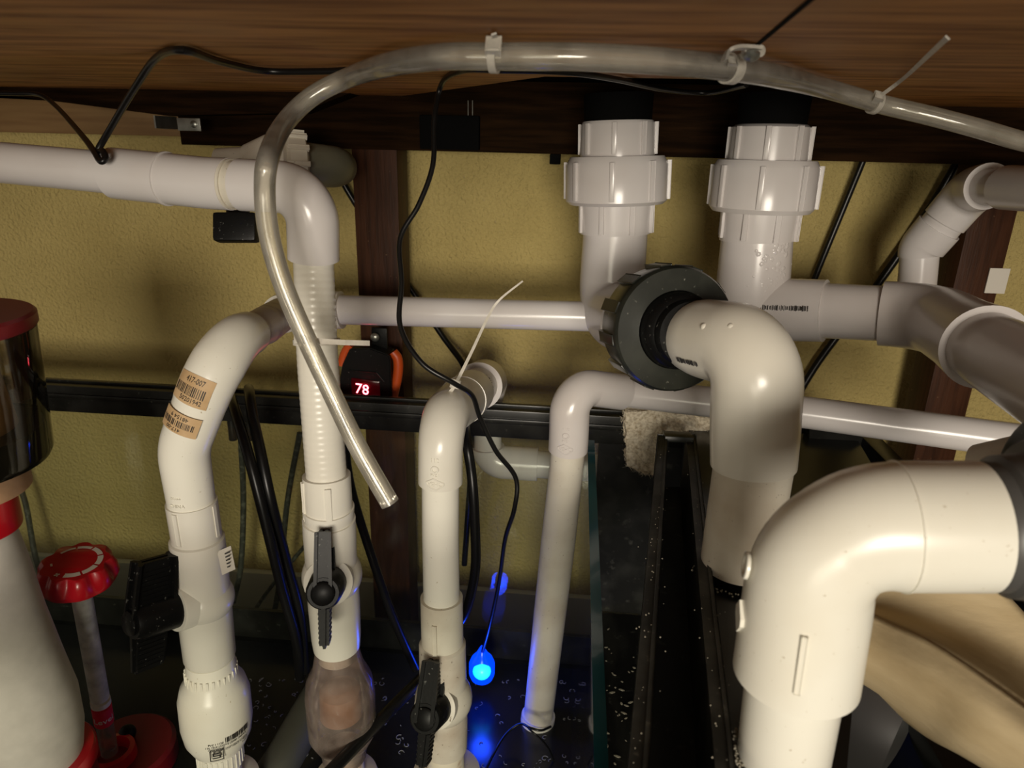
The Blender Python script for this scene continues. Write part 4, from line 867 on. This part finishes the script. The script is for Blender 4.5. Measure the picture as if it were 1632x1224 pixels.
cable('thin_tie_cord', [P(838, 1156, .785), P(848, 1166, .77), P(864, 1180, .77), P(878, 1200, .775), P(890, 1240, .78)], .0011, CORD, 'short black cord tail hanging from the standpipe foot', cat='cord')
# grey-green hose at the bottom between the check valves
bm = NB(); sweep(bm, spline([P(400, 1280, .70), P(445, 1220, .72), P(485, 1150, .76), P(520, 1090, .80)], 8), .020, 28); single(obj('grey_hose', bm, mat('grey_green_hose', (.06, .06, .045), .6), None, 'dull grey-green hose between the two check valves', cat='hose'))

# ---- clear vinyl hose
def hz(px, py, d): return P(px, py, d)
hosepts = [PC_(2050, 330, .56, .009), PC_(1850, 290, .53, .009), P(1700, 240, .50), P(1632, 226, .50), P(1560, 205, .50), PC_(1480, 184, .505, 0.009), PC_(1400, 165, .51, 0.009), PC_(1320, 142, .52, 0.009), PC_(1240, 122, .53, 0.009), PC_(1170, 110, .54, 0.009), PC_(1060, 98, .535, 0.009), PC_(960, 92, .53, 0.009), PC_(880, 90, .53, 0.009), PC_(790, 90, .525, 0.009), PC_(700, 91, .515, 0.009), PC_(620, 103, .505, 0.009), PC_(560, 122, .50, 0.009), PC_(500, 152, .49, 0.009), PC_(455, 195, .48, 0.009), P(428, 250, .43), P(422, 310, .435), P(430, 380, .445), P(452, 455, .455), P(486, 535, .465), P(528, 625, .475), P(572, 715, .48), P(622, 803, .485)]
hp = spline(hosepts, 8); bm = NB(); hr = .0066
sweep(bm, hp, hr, 28, (False, False)); sweep(bm, hp, hr*.70, 24, (False, False))
t = (hp[-1]-hp[-2]).normalized(); lathe(bm, hp[-1]-t*.0004, t, [(0, hr*.70), (0, hr), ], 28, (False, False))
single(obj('clear_hose', bm, TUBE, None, 'long clear vinyl hose arching under the plywood and hanging open ended at left', cat='hose'))
hpath = Path(hp)
def tie(px, py, label, tail=None, head=None, w_=.0040):
    T_ = thing('zip_tie', label, 'cable tie', 'nylon cable ties on hoses and pipes'); s = hpath.find(px, py); c = hpath.at(s); t = hpath.tan(s); bm = NB()
    lathe(bm, c-t*w_/2, t, [(0, hr+.0002), (0, hr+.0015), (w_, hr+.0015), (w_, hr+.0002)], 28, (False, False)); obj('strap', bm, ZIP, T_)
    if head:
        bm = NB(); q = c+head*(hr+.0025); obox(bm, q, head*.0040, t*.0032, head.cross(t)*.0030, .0008); obj('head', bm, ZIP, T_)
        if tail:
            bm = NB(); ts = spline([q]+tail, 8)
            for a, b in zip(ts, ts[1:]):
                d_ = b-a; n = d_.cross(CAM-a).normalized(); obox(bm, (a+b)/2, d_*.52, n*.0013, d_.cross(n).normalized()*.0004)
            obj('tail', bm, ZIP, T_, smooth=False)
    return T_
tie(789, 90, 'white cable tie around clear hose at the top centre', [PC_(789, 62, .40, .002), PC_(787, 54, .40, .002)], (P(788, 74, .51)-P(789, 90, .525)).normalized())
tie(1395, 168, 'cable tie on the clear hose with long upright tail at upper right', [PC_(1440, 125, .47, .002), PC_(1480, 88, .46, .002), PC_(1510, 60, .45, .002)], (P(1412, 148, .49)-P(1400, 166, .51)).normalized())
tie(1166, 112, 'cable tie joining the clear hose to the metal clamp', [PC_(1176, 92, .515, .004), PC_(1190, 84, .52, .004)], (P(1172, 98, .52)-P(1168, 112, .54)).normalized(), .006)
# metal P clamp screwed to the plywood
PC = thing('pipe_clamp', 'small grey metal clamp screwed to the plywood above the right drain', 'clamp')
bm = NB(); pts = [PC_(1155, 96, .525, .008), PC_(1160, 82, .52, .005), PC_(1175, 76, .52, .003), PC_(1195, 76, .525, .002), PC_(1212, 78, .53, .002)]
ts = spline(pts, 6)
for a, b in zip(ts, ts[1:]): d_ = (b-a); obox(bm, (a+b)/2, d_*.55, V((0, 1, 0))*.0055, d_.cross(V((0, 1, 0))).normalized()*.0008)
sweep(bm, spline([PC_(1188, 86, .53, .003), PC_(1212, 81, .53, .003)], 4), .003, 12)
obj('strap', bm, ZIP, PC); bm = NB(); q = PC_(1198, 87, .515, .005); lathe(bm, q, V((0, -.5, -1)), [(0, .0042), (.0015, .0040), (.003, .002)], 18); obj('screw', bm, STEEL, PC)
# tie round hose line
T_ = thing('zip_tie', 'white cable tie binding clear hose to the ribbed flexible hose', 'cable tie', 'nylon cable ties on hoses and pipes'); s = pb.find(506, 545); c = pb.at(s); t = pb.tan(s); r = rw(70, c, t); bm = NB()
lathe(bm, c-t*.002, t, [(0, r), (0, r+.0014), (.0042, r+.0014), (.0042, r)], 40, (False, False)); obj('strap', bm, ZIP, T_)
bm = NB(); ts = [P(484, 540, .475), P(512, 544, .47), P(550, 546, .478), P(588, 547, .49)]
for a, b in zip(ts, ts[1:]): d_ = b-a; obox(bm, (a+b)/2, d_*.52, UP*.0018, d_.cross(UP).normalized()*.0005)
obj('tail', bm, ZIP, T_, smooth=False); bm = NB(); obox(bm, P(478, 541, .474), RT*.0035, UP*.0032, fw*.003, .0008); obj('head', bm, ZIP, T_)
# tie on the middle line
T_ = thing('zip_tie', 'cable tie with long thin tail on the middle elbow line', 'cable tie', 'nylon cable ties on hoses and pipes'); s = pc.find(744, 633); c = pc.at(s); t = pc.tan(s); r = rw(62, c, t); bm = NB()
lathe(bm, c-t*.0015, t, [(0, r), (0, r+.0016), (.0035, r+.0016), (.0035, r)], 36, (False, False)); obj('strap', bm, ZIP, T_)
q = P(726, 612, .595); bm = NB(); obox(bm, q, RT*.0042-UP*.001, UP*.0038+RT*.001, fw*.003, .0008); obj('head', bm, ZIP, T_)
bm = NB(); ts = spline([P(715, 628, .60), q, P(752, 560, .58), P(778, 505, .565), P(796, 478, .56), P(833, 448, .56)], 6); n_ = len(ts)
for i, (a, b) in enumerate(zip(ts, ts[1:])): d_ = b-a; n = d_.cross(CAM-a).normalized(); obox(bm, (a+b)/2, d_*.52, n*(.0016*(1-.6*i/n_)), d_.cross(n).normalized()*.0004)
obj('tail', bm, ZIP, T_, smooth=False)

# ------------------------------------------------------------------ put every thing's origin at its base
def allkids(o): 
    out = []
    for c in o.children: out.append(c); out += allkids(c)
    return out
bpy.context.view_layer.update()
for o in THINGS:
    ms = [x for x in [o]+allkids(o) if x.type == 'MESH']
    if not ms: continue
    xs = [v.co for x in ms for v in x.data.vertices]
    lo = V((min(c.x for c in xs), min(c.y for c in xs), min(c.z for c in xs))); hi = V((max(c.x for c in xs), max(c.y for c in xs), max(c.z for c in xs)))
    b = V(((lo.x+hi.x)/2, (lo.y+hi.y)/2, lo.z))
    for x in ms: x.data.transform(Matrix.Translation(-b))
    o.location = b
